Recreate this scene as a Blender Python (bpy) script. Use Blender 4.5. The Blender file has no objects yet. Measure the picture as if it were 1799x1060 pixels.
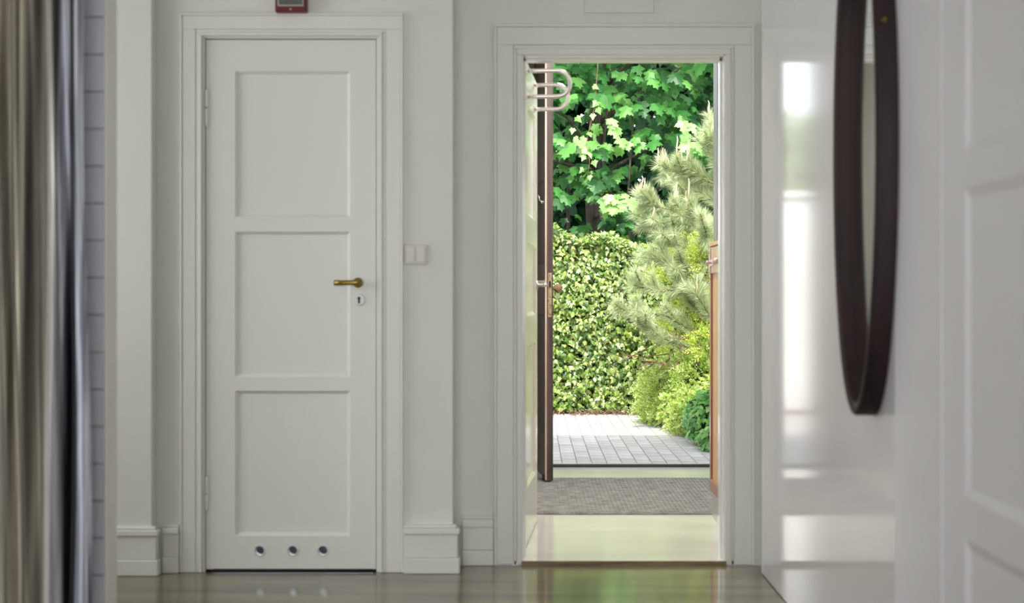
import bpy, bmesh, math, random
import numpy as np
from mathutils import Vector, Matrix

# ------------------------------------------------------------------ camera, sky, sun, exposure
S = bpy.context.scene
COL = S.collection
W_PX, H_PX = 1799.0, 1060.0
F_PX, VX, VY, CAM_H = 2640.0, 935.0, 525.0, 1.08

cam = bpy.data.cameras.new('camera')
camo = bpy.data.objects.new('camera', cam); COL.objects.link(camo)
camo.location = (0, 0, CAM_H); camo.rotation_euler = (math.radians(90), 0, 0)
cam.sensor_width = 36.0; cam.lens = F_PX / W_PX * 36.0
cam.shift_x = (W_PX/2 - VX) / W_PX
cam.shift_y = (VY - H_PX/2) / W_PX
cam.clip_start = 0.05; cam.clip_end = 200
cam.dof.use_dof = True; cam.dof.focus_distance = 12.0; cam.dof.aperture_fstop = 3.2
S.camera = camo

S.view_settings.view_transform = 'Standard'
S.view_settings.look = 'None'
S.view_settings.gamma = 1.0
S.view_settings.use_curve_mapping = False
S.view_settings.exposure = 0.0

SUN_EL = math.radians(50); SUN_AZ = math.radians(16)     # light comes from behind the house, slightly from the left
SUN_DIR = Vector((math.sin(SUN_AZ)*math.cos(SUN_EL), math.cos(SUN_AZ)*math.cos(SUN_EL), -math.sin(SUN_EL)))
world = bpy.data.worlds.new('sky'); S.world = world; world.use_nodes = True
wn = world.node_tree; wn.nodes.clear()
sky = wn.nodes.new('ShaderNodeTexSky'); sky.sky_type = 'NISHITA'; sky.sun_disc = False
sky.sun_elevation = SUN_EL; sky.sun_rotation = math.radians(180) - SUN_AZ
sky.dust_density = 2.0
hs = wn.nodes.new('ShaderNodeHueSaturation'); hs.inputs['Saturation'].default_value = 0.30
bg = wn.nodes.new('ShaderNodeBackground'); bg.inputs['Strength'].default_value = 0.64
wo = wn.nodes.new('ShaderNodeOutputWorld')
wn.links.new(sky.outputs[0], hs.inputs['Color']); wn.links.new(hs.outputs[0], bg.inputs['Color']); wn.links.new(bg.outputs[0], wo.inputs[0])

sl = bpy.data.lights.new('sun', 'SUN'); sl.energy = 5.2; sl.angle = math.radians(0.6); sl.color = (1.0, 0.95, 0.87)
suno = bpy.data.objects.new('sun', sl); COL.objects.link(suno)
suno.rotation_euler = SUN_DIR.to_track_quat('-Z', 'Y').to_euler(); suno.location = (-4, -6, 14)
LAMP_POWER = {'washroom': 40.0, 'vestibule': 50.0}  # power of the added, unseen ceiling lamps
def added_fill_light(name, loc, rot, sx, sy, power, col=(1.0, 1.0, .985)):
    l = bpy.data.lights.new(name, 'AREA'); l.shape = 'RECTANGLE'; l.size = sx; l.size_y = sy; l.energy = power; l.color = col
    o = bpy.data.objects.new(name, l); COL.objects.link(o); o.location = loc; o.rotation_euler = rot
# added area lights at two added, unseen hall windows (behind the viewer, left end)
added_fill_light('added_window_fill', (-.8, -2.16, 1.55), (math.radians(90), 0, 0), 3.0, 1.5, 89.0, (1.0, .995, .97))
added_fill_light('added_window_fill', (-3.26, 5.0, 1.6), (math.radians(90), 0, math.radians(-90)), 1.3, 1.4, 28.0)

# ------------------------------------------------------------------ helpers
rng = random.Random(7); nr = np.random.default_rng(11)
WL = {}

def PX(px, Y): return (px - VX) * Y / F_PX
def PZ(py, Y): return CAM_H - (py - VY) * Y / F_PX
def P(px, py, Y): return Vector((PX(px, Y), Y, PZ(py, Y)))

def tag(o, label=None, cat=None, group=None, kind=None):
    if label: o['label'] = label
    if cat: o['category'] = cat
    if group: o['group'] = group
    if kind: o['kind'] = kind
    return o

def empty(name, loc, rz=0.0):
    o = bpy.data.objects.new(name, None); COL.objects.link(o)
    o.empty_display_size = 0.05
    o.location = loc; o.rotation_euler = (0, 0, rz)
    WL[o] = Vector(loc)
    return o

class MB:
    def __init__(s): s.v = []; s.f = []
    def add(s, vs, fs):
        b = len(s.v); s.v += [tuple(v) for v in vs]; s.f += [tuple(i + b for i in f) for f in fs]; return s
    def box(s, x0, x1, y0, y1, z0, z1):
        x0, x1 = min(x0, x1), max(x0, x1); y0, y1 = min(y0, y1), max(y0, y1); z0, z1 = min(z0, z1), max(z0, z1)
        return s.add([(x0,y0,z0),(x1,y0,z0),(x1,y1,z0),(x0,y1,z0),(x0,y0,z1),(x1,y0,z1),(x1,y1,z1),(x0,y1,z1)],
                     [(0,3,2,1),(4,5,6,7),(0,1,5,4),(1,2,6,5),(2,3,7,6),(3,0,4,7)])
    def tube(s, pts, r, n=8, closed=False):
        pts = [Vector(p) for p in pts]; m = len(pts)
        rs = r if isinstance(r, (list, tuple)) else [r]*m
        T0 = (pts[1]-pts[0]).normalized()
        ref = Vector((0,0,1)) if abs(T0.z) < .9 else Vector((1,0,0))
        N = T0.cross(ref).normalized(); vs = []; fs = []
        for i, p in enumerate(pts):
            if closed: T = (pts[(i+1) % m]-pts[i-1]).normalized()
            else: T = (pts[min(i+1, m-1)]-pts[max(i-1, 0)]).normalized()
            N = (N - T*N.dot(T)).normalized(); B = T.cross(N)
            for k in range(n):
                a = 2*math.pi*k/n; vs.append(p + (N*math.cos(a) + B*math.sin(a))*rs[i])
        for i in range(m if closed else m-1):
            j = (i+1) % m
            for k in range(n):
                l = (k+1) % n; fs.append((i*n+k, i*n+l, j*n+l, j*n+k))
        if not closed:
            fs.append(tuple(range(n-1, -1, -1))); fs.append(tuple((m-1)*n+k for k in range(n)))
        return s.add(vs, fs)
    def lathe(s, prof, origin, axis, n=20):            # prof: (radius, distance along axis)
        o = Vector(origin); A = Vector(axis).normalized()
        ref = Vector((0,0,1)) if abs(A.z) < .9 else Vector((1,0,0))
        N = A.cross(ref).normalized(); B = A.cross(N); vs = []; fs = []
        for (r, d) in prof:
            for k in range(n):
                a = 2*math.pi*k/n; vs.append(o + A*d + (N*math.cos(a)+B*math.sin(a))*max(r, 1e-5))
        for i in range(len(prof)-1):
            for k in range(n):
                l = (k+1) % n; fs.append((i*n+k, i*n+l, (i+1)*n+l, (i+1)*n+k))
        fs.append(tuple(range(n-1, -1, -1))); fs.append(tuple((len(prof)-1)*n+k for k in range(n)))
        return s.add(vs, fs)
    def build(s, name, mat, parent=None, local=False, bevel=0.0, smooth=False, seg=2):
        vs = [Vector(v) for v in s.v]; loc = Vector((0,0,0))
        if parent is not None:
            if not local: vs = [v - WL[parent] for v in vs]
        else:
            lo = Vector((min(v.x for v in vs), min(v.y for v in vs), min(v.z for v in vs)))
            hi = Vector((max(v.x for v in vs), max(v.y for v in vs), max(v.z for v in vs)))
            loc = Vector(((lo.x+hi.x)/2, (lo.y+hi.y)/2, lo.z)); vs = [v - loc for v in vs]
        me = bpy.data.meshes.new(name); me.from_pydata([tuple(v) for v in vs], [], s.f)
        bm = bmesh.new(); bm.from_mesh(me)
        bmesh.ops.recalc_face_normals(bm, faces=bm.faces)
        if bevel > 0:
            es = [e for e in bm.edges if len(e.link_faces) == 2 and e.calc_face_angle(0) > .5]
            bmesh.ops.bevel(bm, geom=es, offset=bevel, segments=seg, profile=.5, affect='EDGES', clamp_overlap=True)
        bm.to_mesh(me); bm.free()
        if smooth:
            for p in me.polygons: p.use_smooth = True
        me.materials.append(mat)
        o = bpy.data.objects.new(name, me); COL.objects.link(o)
        o.location = loc
        if parent is not None: o.parent = parent; WL[o] = WL.get(parent, Vector((0,0,0)))
        else: WL[o] = loc
        return o

def np_mesh(name, V, tri, mat, parent=None, smooth=False):
    """V (n,3) array, tri (m,3): one mesh; world coordinates"""
    off = np.array(WL[parent]) if parent is not None else np.zeros(3)
    V = V - off
    me = bpy.data.meshes.new(name)
    me.vertices.add(len(V)); me.vertices.foreach_set('co', V.astype(np.float32).ravel())
    me.loops.add(len(tri)*3); me.loops.foreach_set('vertex_index', tri.astype(np.int32).ravel())
    me.polygons.add(len(tri)); me.polygons.foreach_set('loop_start', np.arange(0, len(tri)*3, 3, dtype=np.int32))
    me.update(calc_edges=True); me.validate()
    if smooth: me.polygons.foreach_set('use_smooth', np.ones(len(tri), dtype=bool))
    me.materials.append(mat)
    o = bpy.data.objects.new(name, me); COL.objects.link(o)
    if parent is not None: o.parent = parent; WL[o] = WL[parent]
    else: WL[o] = Vector((0,0,0))
    return o

# ------------------------------------------------------------------ materials
MATS = {}
def mat(name, col, rough=.5, metal=0.0, coat=0.0, coat_rough=.05, ior=1.5, spec=.5, emit=None, estr=1.0):
    m = bpy.data.materials.new(name); m.use_nodes = True
    b = m.node_tree.nodes['Principled BSDF']
    b.inputs['Base Color'].default_value = (*col, 1); b.inputs['Roughness'].default_value = rough
    b.inputs['Metallic'].default_value = metal; b.inputs['Coat Weight'].default_value = coat
    b.inputs['Coat Roughness'].default_value = coat_rough; b.inputs['IOR'].default_value = ior
    b.inputs['Specular IOR Level'].default_value = spec
    if emit: b.inputs['Emission Color'].default_value = (*emit, 1); b.inputs['Emission Strength'].default_value = estr
    MATS[name] = m; return m

def noise_color(m, c0, c1, scale=(4,4,4), detail=4, lo=.35, hi=.65, bump=0.0, bscale=None, rough=.5, dist=.01):
    nt = m.node_tree; b = nt.nodes['Principled BSDF']
    tc = nt.nodes.new('ShaderNodeTexCoord'); mp = nt.nodes.new('ShaderNodeMapping'); mp.inputs['Scale'].default_value = scale
    nz = nt.nodes.new('ShaderNodeTexNoise'); nz.inputs['Scale'].default_value = 1.0; nz.inputs['Detail'].default_value = detail
    nz.inputs['Roughness'].default_value = rough
    rp = nt.nodes.new('ShaderNodeValToRGB'); rp.color_ramp.elements[0].position = lo; rp.color_ramp.elements[1].position = hi
    rp.color_ramp.elements[0].color = (*c0, 1); rp.color_ramp.elements[1].color = (*c1, 1)
    nt.links.new(tc.outputs['Object'], mp.inputs[0]); nt.links.new(mp.outputs[0], nz.inputs[0])
    nt.links.new(nz.outputs[0], rp.inputs[0]); nt.links.new(rp.outputs[0], b.inputs['Base Color'])
    if bump > 0:
        bp = nt.nodes.new('ShaderNodeBump'); bp.inputs['Strength'].default_value = bump; bp.inputs['Distance'].default_value = dist
        src = nz
        if bscale:
            mp2 = nt.nodes.new('ShaderNodeMapping'); mp2.inputs['Scale'].default_value = bscale
            src = nt.nodes.new('ShaderNodeTexNoise'); src.inputs['Scale'].default_value = 1.0; src.inputs['Detail'].default_value = 3
            nt.links.new(tc.outputs['Object'], mp2.inputs[0]); nt.links.new(mp2.outputs[0], src.inputs[0])
        nt.links.new(src.outputs[0], bp.inputs['Height']); nt.links.new(bp.outputs[0], b.inputs['Normal'])
    return m

def leaf_mat(name, cols, rough=.45, transl=.35, spec=.5):
    """leaf colour varies from leaf to leaf (random per mesh island and per object)"""
    m = mat(name, cols[0], rough, spec=spec); nt = m.node_tree; b = nt.nodes['Principled BSDF']
    g = nt.nodes.new('ShaderNodeNewGeometry'); oi = nt.nodes.new('ShaderNodeObjectInfo')
    ad = nt.nodes.new('ShaderNodeMath'); ad.operation = 'ADD'; fr = nt.nodes.new('ShaderNodeMath'); fr.operation = 'FRACT'
    nt.links.new(g.outputs['Random Per Island'], ad.inputs[0]); nt.links.new(oi.outputs['Random'], ad.inputs[1]); nt.links.new(ad.outputs[0], fr.inputs[0])
    rp = nt.nodes.new('ShaderNodeValToRGB'); el = rp.color_ramp.elements
    while len(el) < len(cols): el.new(.5)
    for i, c in enumerate(cols): el[i].position = i/(len(cols)-1); el[i].color = (*c, 1)
    nt.links.new(fr.outputs[0], rp.inputs[0]); nt.links.new(rp.outputs[0], b.inputs['Base Color'])
    tr = nt.nodes.new('ShaderNodeBsdfTranslucent'); mx = nt.nodes.new('ShaderNodeMixShader'); mx.inputs[0].default_value = transl
    hv = nt.nodes.new('ShaderNodeHueSaturation'); hv.inputs['Value'].default_value = 1.4; hv.inputs['Hue'].default_value = .485
    nt.links.new(rp.outputs[0], hv.inputs['Color']); nt.links.new(hv.outputs[0], tr.inputs['Color'])
    out = nt.nodes['Material Output']
    nt.links.new(b.outputs[0], mx.inputs[1]); nt.links.new(tr.outputs[0], mx.inputs[2]); nt.links.new(mx.outputs[0], out.inputs['Surface'])
    return m

M_wall = noise_color(mat('wall_paint', (.74,.75,.71), .6), (.73,.74,.69), (.76,.77,.725), (2,2,2), bump=.03, bscale=(260,260,260), dist=.002)
M_trim = mat('trim_gloss_paint', (.76,.77,.725), .42)
M_white = mat('white_enamel', (.82,.82,.79), .25, coat=.4, coat_rough=.1)
M_gloss = mat('right_wall_gloss_paint', (.86,.845,.895), .38, coat=1.0, coat_rough=.09, ior=1.5); M_gloss.node_tree.nodes['Principled BSDF'].inputs['Coat IOR'].default_value = 1.65
M_satin = mat('right_wall_satin_paint', (.88,.865,.92), .45, coat=.15, coat_rough=.25)
M_floor = noise_color(mat('hall_polished_floor', (.2,.18,.1), .38, ior=1.6, coat=.7, coat_rough=.09), (.06,.045,.015), (.19,.15,.06), (1.0,7,1), 5, .35, .7, bump=.05, bscale=(7,16,9), dist=.004)
M_vfloor = noise_color(mat('vestibule_polished_stone', (.7,.7,.6), .12, ior=1.5), (.74,.73,.68), (.88,.87,.83), (1.8,4,1), 6, .3, .7, bump=.02, bscale=(14,14,9), dist=.003)
M_nosing = noise_color(mat('brown_nosing', (.2,.13,.06), .5), (.13,.08,.035), (.26,.18,.09), (6,60,60))
M_mat = noise_color(mat('mat_fibre', (.2,.2,.19), .95, spec=.1), (.17,.165,.16), (.40,.385,.37), (14,30,9), 6, .3, .7, bump=.9, bscale=(220,60,60), dist=.006)
M_dkmetal = mat('dark_metal', (.04,.038,.045), .45, .6)
M_chrome = mat('satin_chrome', (.60,.555,.55), .2, 1.0)
M_brass = noise_color(mat('aged_brass', (.3,.23,.06), .32, .9), (.20,.145,.03), (.34,.27,.075), (30,30,30))
M_oldbrass = noise_color(mat('worn_lock_metal', (.4,.28,.16), .5, .5), (.30,.18,.09), (.55,.42,.28), (60,60,60))
M_steel = mat('brushed_steel', (.6,.6,.58), .3, 1.0)
M_black = mat('keyhole_black', (.01,.01,.01), .8)
M_escut = mat('escutcheon_paint', (.66,.70,.66), .3)
M_brown = noise_color(mat('dark_brown_door_wood', (.06,.03,.028), .42, coat=.3, coat_rough=.25), (.030,.016,.016), (.10,.055,.045), (40,40,1.6), 6, .3, .7, bump=.5, bscale=(120,120,3), dist=.003)
M_palewood = noise_color(mat('pale_door_edge', (.6,.42,.34), .5), (.52,.36,.29), (.70,.52,.43), (30,30,3))
M_knobwood = noise_color(mat('turned_wood_knob', (.3,.18,.09), .45), (.22,.12,.05), (.38,.25,.13), (40,40,40))
M_honey = noise_color(mat('honey_wood_panel', (.55,.34,.17), .45), (.50,.27,.11), (.66,.40,.19), (9,9,1.2), 6, .3, .7, bump=.06, dist=.002)
M_redwood = noise_color(mat('red_brown_frame_wood', (.34,.10,.05), .35, coat=.4, coat_rough=.12), (.26,.07,.035), (.44,.16,.08), (20,20,2), 5)
M_greyplinth = mat('grey_plinth_paint', (.42,.42,.42), .3, coat=.4)
M_latch = mat('old_latch_metal', (.62,.50,.48), .4, .4)
M_greydoor = noise_color(mat('grey_stained_boards', (.10,.11,.105), .5), (.07,.075,.075), (.15,.16,.155), (20,20,2), 5)
M_red = mat('alarm_red_plastic', (.13,.004,.007), .4)
M_alarmface = mat('alarm_grey_face', (.10,.115,.10), .35)
M_alarmrim = mat('alarm_pale_rim', (.40,.40,.35), .4)
M_switch = mat('switch_plastic', (.63,.625,.575), .4)
M_mframe = noise_color(mat('mirror_frame_wood', (.04,.018,.018), .55, spec=.3), (.012,.006,.007), (.03,.013,.014), (14,14,3), 4)
M_mirror = mat('mirror_glass', (.93,.95,.92), .02, 1.0)
M_tile = noise_color(mat('glazed_tile', (.7,.7,.78), .16, coat=.3), (.69,.69,.78), (.77,.77,.86), (2,2,2))
M_grout = mat('grout', (.42,.40,.43), .9)
M_pane = mat('window_glass', (.9,.95,.95), .05); M_pane.node_tree.nodes['Principled BSDF'].inputs['Transmission Weight'].default_value = 1.0
M_lampd = mat('lamp_diffuser', (.9,.9,.88), .5, emit=(1,.98,.94), estr=1.5)
M_ceil = mat('ceiling_paint', (.82,.82,.79), .7)
M_facade = noise_color(mat('facade_render', (.7,.68,.62), .85), (.64,.62,.56), (.74,.72,.66), (5,5,5), bump=.2, bscale=(90,90,90))
M_gwall = noise_color(mat('white_render', (.8,.8,.78), .85), (.76,.76,.74), (.82,.82,.80), (3,3,3), bump=.2, bscale=(60,60,60), dist=.004)
M_roof = mat('roof_board', (.18,.13,.10), .7)
M_darkfloor_gap = mat('washroom_floor_and_gap_shade', (.012,.012,.014), .9, spec=.1)  # also colours the shade strip under the closed door
M_wtile = mat('washroom_white_wall', (.8,.82,.88), .4)
M_paver = noise_color(mat('paver_stone', (.5,.46,.44), .9, spec=.2), (.43,.41,.395), (.58,.56,.54), (7,7,7), 6, .3, .7, bump=.35, bscale=(70,70,70), dist=.004)
def paver_random(m):
    nt = m.node_tree; b = nt.nodes['Principled BSDF']; rp = [n for n in nt.nodes if n.type == 'VALTORGB'][0]
    oi = nt.nodes.new('ShaderNodeObjectInfo'); g = nt.nodes.new('ShaderNodeNewGeometry')
    ad = nt.nodes.new('ShaderNodeMath'); ad.operation = 'ADD'; fr = nt.nodes.new('ShaderNodeMath'); fr.operation = 'FRACT'
    nt.links.new(g.outputs['Random Per Island'], ad.inputs[0]); nt.links.new(oi.outputs['Random'], ad.inputs[1]); nt.links.new(ad.outputs[0], fr.inputs[0])
    mr = nt.nodes.new('ShaderNodeMapRange'); mr.inputs['To Min'].default_value = .88; mr.inputs['To Max'].default_value = 1.1
    hv = nt.nodes.new('ShaderNodeHueSaturation')
    nt.links.new(fr.outputs[0], mr.inputs['Value']); nt.links.new(mr.outputs[0], hv.inputs['Value'])
    nt.links.new(rp.outputs[0], hv.inputs['Color']); nt.links.new(hv.outputs[0], b.inputs['Base Color'])
paver_random(M_paver)
M_sand = noise_color(mat('joint_sand', (.3,.27,.24), .95), (.24,.21,.18), (.38,.35,.31), (40,40,40))
M_soil = noise_color(mat('garden_soil', (.06,.045,.03), .95), (.035,.026,.018), (.10,.075,.05), (9,9,9), bump=.6, bscale=(30,30,30), dist=.02)
M_bark = noise_color(mat('bark', (.07,.05,.04), .9), (.04,.03,.022), (.13,.10,.08), (25,25,4), 6, .3, .7, bump=.7, bscale=(60,60,8), dist=.01)
M_twig = noise_color(mat('dry_twig', (.18,.10,.06), .8), (.10,.05,.03), (.25,.15,.095), (50,50,50))
M_candle = mat('pine_candle', (.60,.47,.32), .6)
M_maple = leaf_mat('maple_leaf', [(.012,.075,.014), (.03,.16,.028), (.065,.26,.045), (.16,.40,.085)], .42, .35)
M_maplelit_vine = leaf_mat('sunlit_maple_and_vine_leaf', [(.20,.46,.10), (.30,.56,.17), (.42,.65,.27)], .4, .3)  # lighter maple copy with sunlight put into the colour; also the vine's pale leaves
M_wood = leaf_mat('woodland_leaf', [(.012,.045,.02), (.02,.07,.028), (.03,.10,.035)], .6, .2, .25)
M_ivy = leaf_mat('ivy_leaf', [(.03,.08,.02), (.12,.23,.04), (.27,.39,.07), (.48,.56,.18), (.08,.17,.04), (.56,.62,.32)], .25, .15)
M_ivydark = leaf_mat('dark_ivy_leaf', [(.05,.20,.04), (.13,.36,.07), (.28,.50,.12)], .32, .2)
M_needle = leaf_mat('pine_needle', [(.28,.37,.18), (.52,.60,.34), (.76,.80,.54)], .4, .2)
M_gold = leaf_mat('golden_conifer_leaf', [(.18,.28,.03), (.38,.50,.06), (.54,.65,.10), (.68,.75,.24)], .5, .3)
M_juniper = leaf_mat('juniper_leaf', [(.10,.20,.03), (.26,.42,.06), (.42,.57,.11), (.55,.66,.20), (.76,.80,.46)], .5, .3)
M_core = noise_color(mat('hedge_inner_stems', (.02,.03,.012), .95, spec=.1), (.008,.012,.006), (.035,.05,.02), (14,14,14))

# curtain: satin, fold sheen and dark slits painted in as vertical streaks
M_curtain = mat('painted_sheen_satin', (.3,.28,.24), .36, .3)
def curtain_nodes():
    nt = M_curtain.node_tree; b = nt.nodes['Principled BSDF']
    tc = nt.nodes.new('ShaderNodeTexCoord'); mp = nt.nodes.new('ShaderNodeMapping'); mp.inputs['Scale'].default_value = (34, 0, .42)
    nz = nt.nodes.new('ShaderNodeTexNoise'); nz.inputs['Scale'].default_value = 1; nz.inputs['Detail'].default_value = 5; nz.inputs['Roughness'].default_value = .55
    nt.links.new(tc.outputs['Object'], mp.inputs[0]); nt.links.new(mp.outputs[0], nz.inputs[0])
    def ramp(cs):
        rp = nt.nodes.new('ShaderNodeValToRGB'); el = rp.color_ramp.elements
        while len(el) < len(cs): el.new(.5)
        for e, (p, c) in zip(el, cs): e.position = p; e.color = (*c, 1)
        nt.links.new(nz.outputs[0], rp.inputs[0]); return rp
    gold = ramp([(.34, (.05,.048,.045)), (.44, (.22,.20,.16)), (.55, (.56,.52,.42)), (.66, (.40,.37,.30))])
    silver = ramp([(.40, (.008,.008,.012)), (.48, (.10,.10,.12)), (.55, (.62,.64,.74)), (.62, (.20,.21,.27))])  # bluish highlight stripes and dark slits put into the colour
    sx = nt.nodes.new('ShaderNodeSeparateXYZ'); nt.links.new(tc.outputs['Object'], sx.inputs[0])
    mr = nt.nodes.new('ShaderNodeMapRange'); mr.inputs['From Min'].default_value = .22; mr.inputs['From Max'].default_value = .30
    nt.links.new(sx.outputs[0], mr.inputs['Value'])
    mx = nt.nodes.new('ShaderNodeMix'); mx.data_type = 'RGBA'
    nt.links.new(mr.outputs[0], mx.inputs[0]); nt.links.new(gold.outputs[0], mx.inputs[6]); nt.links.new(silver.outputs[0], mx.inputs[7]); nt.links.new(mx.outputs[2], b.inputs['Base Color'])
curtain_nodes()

# ------------------------------------------------------------------ the setting: levels
YA, YB = 5.93, 6.10           # wall with the closed door, recessed wall with the doorway
XR = 0.90                     # glossy right wall
CEIL = 2.75; VZ = 0.016       # hall ceiling, vestibule floor level
YO0, YO1 = 9.46, 9.70         # outer wall
GZ = -0.06                    # paving level outside
def st(o, label, cat): return tag(o, label, cat, kind='structure')

st(MB().box(-3.4, 1.1, -2.2, 6.075, -.1, 0).build('floor', M_floor), 'polished olive brown hall floor mirroring the bright doorway', 'floor')
st(MB().box(-.42, 1.35, 6.09, 9.50, -.1, VZ).build('floor', M_vfloor), 'pale cream polished stone floor of the vestibule', 'floor')
st(MB().box(-3.4, 1.4, -2.2, 6.3, CEIL, CEIL+.1).build('ceiling', M_ceil), 'plain white ceiling over the hall', 'ceiling')
st(MB().box(-.42, 1.35, 6.3, YO0, 2.9, 3.0).build('ceiling', M_ceil), 'plain white ceiling over the vestibule', 'ceiling')

# wall with the closed door
D1X0, D1X1 = PX(360, YA), PX(662, YA); D1Z0, D1Z1 = PZ(1000, YA), PZ(68, YA)
xc = PX(795, YA)
m = MB(); m.box(-3.4, D1X0-.02, YA, YA+.13, 0, CEIL); m.box(D1X1+.02, xc, YA, YA+.30, 0, CEIL); m.box(D1X0-.02, D1X1+.02, YA, YA+.13, D1Z1+.02, CEIL)
st(m.build('wall_back', M_wall), 'white painted wall holding the closed three-panel door', 'wall')
# recessed wall with the doorway
DX0, DX1, DZ1 = PX(918, YB), PX(1273, YB), PZ(97, YB)
m = MB(); m.box(xc, DX0-.01, YB, YB+.13, 0, CEIL+.2); m.box(DX1+.01, 1.35, YB, YB+.13, 0, CEIL+.2); m.box(DX0-.01, DX1+.01, YB, YB+.13, DZ1+.01, CEIL+.2)
st(m.build('wall_recess', M_wall), 'white recessed wall around the open doorway to the garden', 'wall')
# pier at the far left
xp = PX(267, YA-.06)
st(MB().box(-2.3, xp, YA-.06, YA, 0, CEIL).build('wall_pier', M_wall, bevel=.004), 'shallow white wall pier beside the closed door', 'wall')
# right wall with a door opening
RY0, RY1, RZ1 = 2.36, 3.30, 2.06
st(MB().box(XR, XR+.2, 3.73, 5.88, .004, CEIL).build('wall_right', M_gloss), 'glossy white painted right wall reflecting the doorway', 'wall')
m = MB(); m.box(XR, XR+.2, RY1, 3.73, .004, CEIL); m.box(XR, XR+.2, -2.2, RY0, .004, CEIL); m.box(XR, XR+.2, RY0, RY1, RZ1, CEIL)
st(m.build('wall_right', M_satin), 'satin white wall around the right-hand panelled door', 'wall')
st(MB().box(.935, 1.1, 5.88, YB, 0, CEIL).build('wall_corner', M_wall), 'narrow white wall strip in the corner beside the doorway casing', 'wall')
m = MB(); m.box(-3.4, -3.3, -2.2, 4.35, 0, CEIL); m.box(-3.4, -3.3, 5.65, 6.2, 0, CEIL); m.box(-3.4, -3.3, 4.35, 5.65, 0, .9); m.box(-3.4, -3.3, 4.35, 5.65, 2.3, CEIL)
st(m.build('wall_left', M_wall), 'white left wall of the hall', 'wall')
m = MB(); m.box(-3.4, -2.3, -2.3, -2.2, 0, CEIL); m.box(.7, 1.1, -2.3, -2.2, 0, CEIL); m.box(-2.3, .7, -2.3, -2.2, 0, .8); m.box(-2.3, .7, -2.3, -2.2, 2.3, CEIL)
st(m.build('wall_near', M_wall), 'white wall behind the viewer', 'wall')
def window(name, horiz, a0, a1, z0, z1, c, n, label):  # both windows are added, unseen, to supply the hall light
    t = st(empty(name, ((a0+a1)/2, c, z0) if horiz else (c, (a0+a1)/2, z0)), label, 'window')
    def bx(p0, p1, q0, q1, th): return MB().box(p0, p1, c-th, c+th, q0, q1) if horiz else MB().box(c-th, c+th, p0, p1, q0, q1)
    for (p0, p1, q0, q1) in ((a0, a1, z0, z0+.06), (a0, a1, z1-.06, z1), (a0, a0+.06, z0+.06, z1-.06), (a1-.06, a1, z0+.06, z1-.06)): bx(p0, p1, q0, q1, .03).build('frame_bar', M_white, t)
    w = (a1-a0-.12)/n
    for k in range(n):
        x = a0+.06+k*w
        if k: bx(x-.02, x+.02, z0+.06, z1-.06, .03).build('mullion', M_white, t)
        bx(x+(.02 if k else 0), x+w-(.02 if k < n-1 else 0), z0+.06, z1-.06, .004).build('pane', M_pane, t)
window('added_window_1', True, -2.3, .7, .8, 2.3, -2.25, 3, 'added wide white framed window behind the viewer, unseen')
window('added_window_2', False, 4.35, 5.65, .9, 2.3, -3.35, 2, 'added white framed window at the left end of the hall, unseen')
# vestibule shell
st(MB().box(-.42, -.30, YB+.13, YO0, 0, 2.9).build('wall_vestibule_left', M_wall), 'white left wall of the vestibule', 'wall')
st(MB().box(1.23, 1.35, YB+.13, YO0, 0, 2.9).build('wall_vestibule_right', M_wall), 'white right wall of the vestibule', 'wall')
OX0, OX1, OZ1 = -.02, 1.20, 2.78
m = MB(); m.box(-4, OX0, YO0, YO1, -.3, 3.0); m.box(OX1, 4, YO0, YO1, -.3, 3.0); m.box(OX0, OX1, YO0, YO1, OZ1, 3.0); m.box(OX0, OX1, YO0+.04, YO1, -.3, VZ-.001)
st(m.build('wall_outer', M_facade), 'rendered outer house wall around the garden entrance', 'wall')
m = MB(); m.box(-.14, OX0, YO0-.03, YO0-.001, VZ, 2.9)
for i in range(2): m.box(-.139+i*.06, -.139+i*.06+.01, YO0-.045, YO0-.03, VZ, 2.9)
st(m.build('trim_1', M_greydoor), 'dark grey board panel beside the brown outer door', 'trim')
st(MB().box(-4, 4, -2.6, 9.92, 3.0, 3.2).build('roof', M_roof), 'flat roof with a short eave over the entrance', 'roof')

# baseboards: moulded, two tiers
def baseboard(name, x0, x1, yface, htop, label, side=None):
    m = MB()
    for (z0, z1, d) in ((0, .062, .030), (.062, .155, .022), (.155, htop-.012, .030), (htop-.012, htop, .018)):
        m.box(x0 - (0), x1 + (d if side == 'r' else 0), yface-d, yface + (.02 if side == 'r' else 0), z0, z1)
    return st(m.build(name, M_trim, bevel=.004), label, 'baseboard')
CX0, CX1 = PX(315, YA-.02), PX(708, YA-.02)
baseboard('baseboard_pier', -2.3, xp, YA-.06, .19, 'moulded white baseboard along the far left pier', 'r')
baseboard('baseboard_left', xp+.031, CX0-.002, YA, .19, 'short moulded white baseboard between pier and door casing')
baseboard('baseboard_middle', CX1+.002, xc, YA-.012, .19, 'moulded white baseboard under the light switch', 'r')
DCX0, DCX1 = PX(868, YB), PX(1325, YB)
baseboard('baseboard_recess', xc+.031, DCX0-.002, YB, .20, 'short moulded white baseboard beside the doorway casing')

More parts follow.
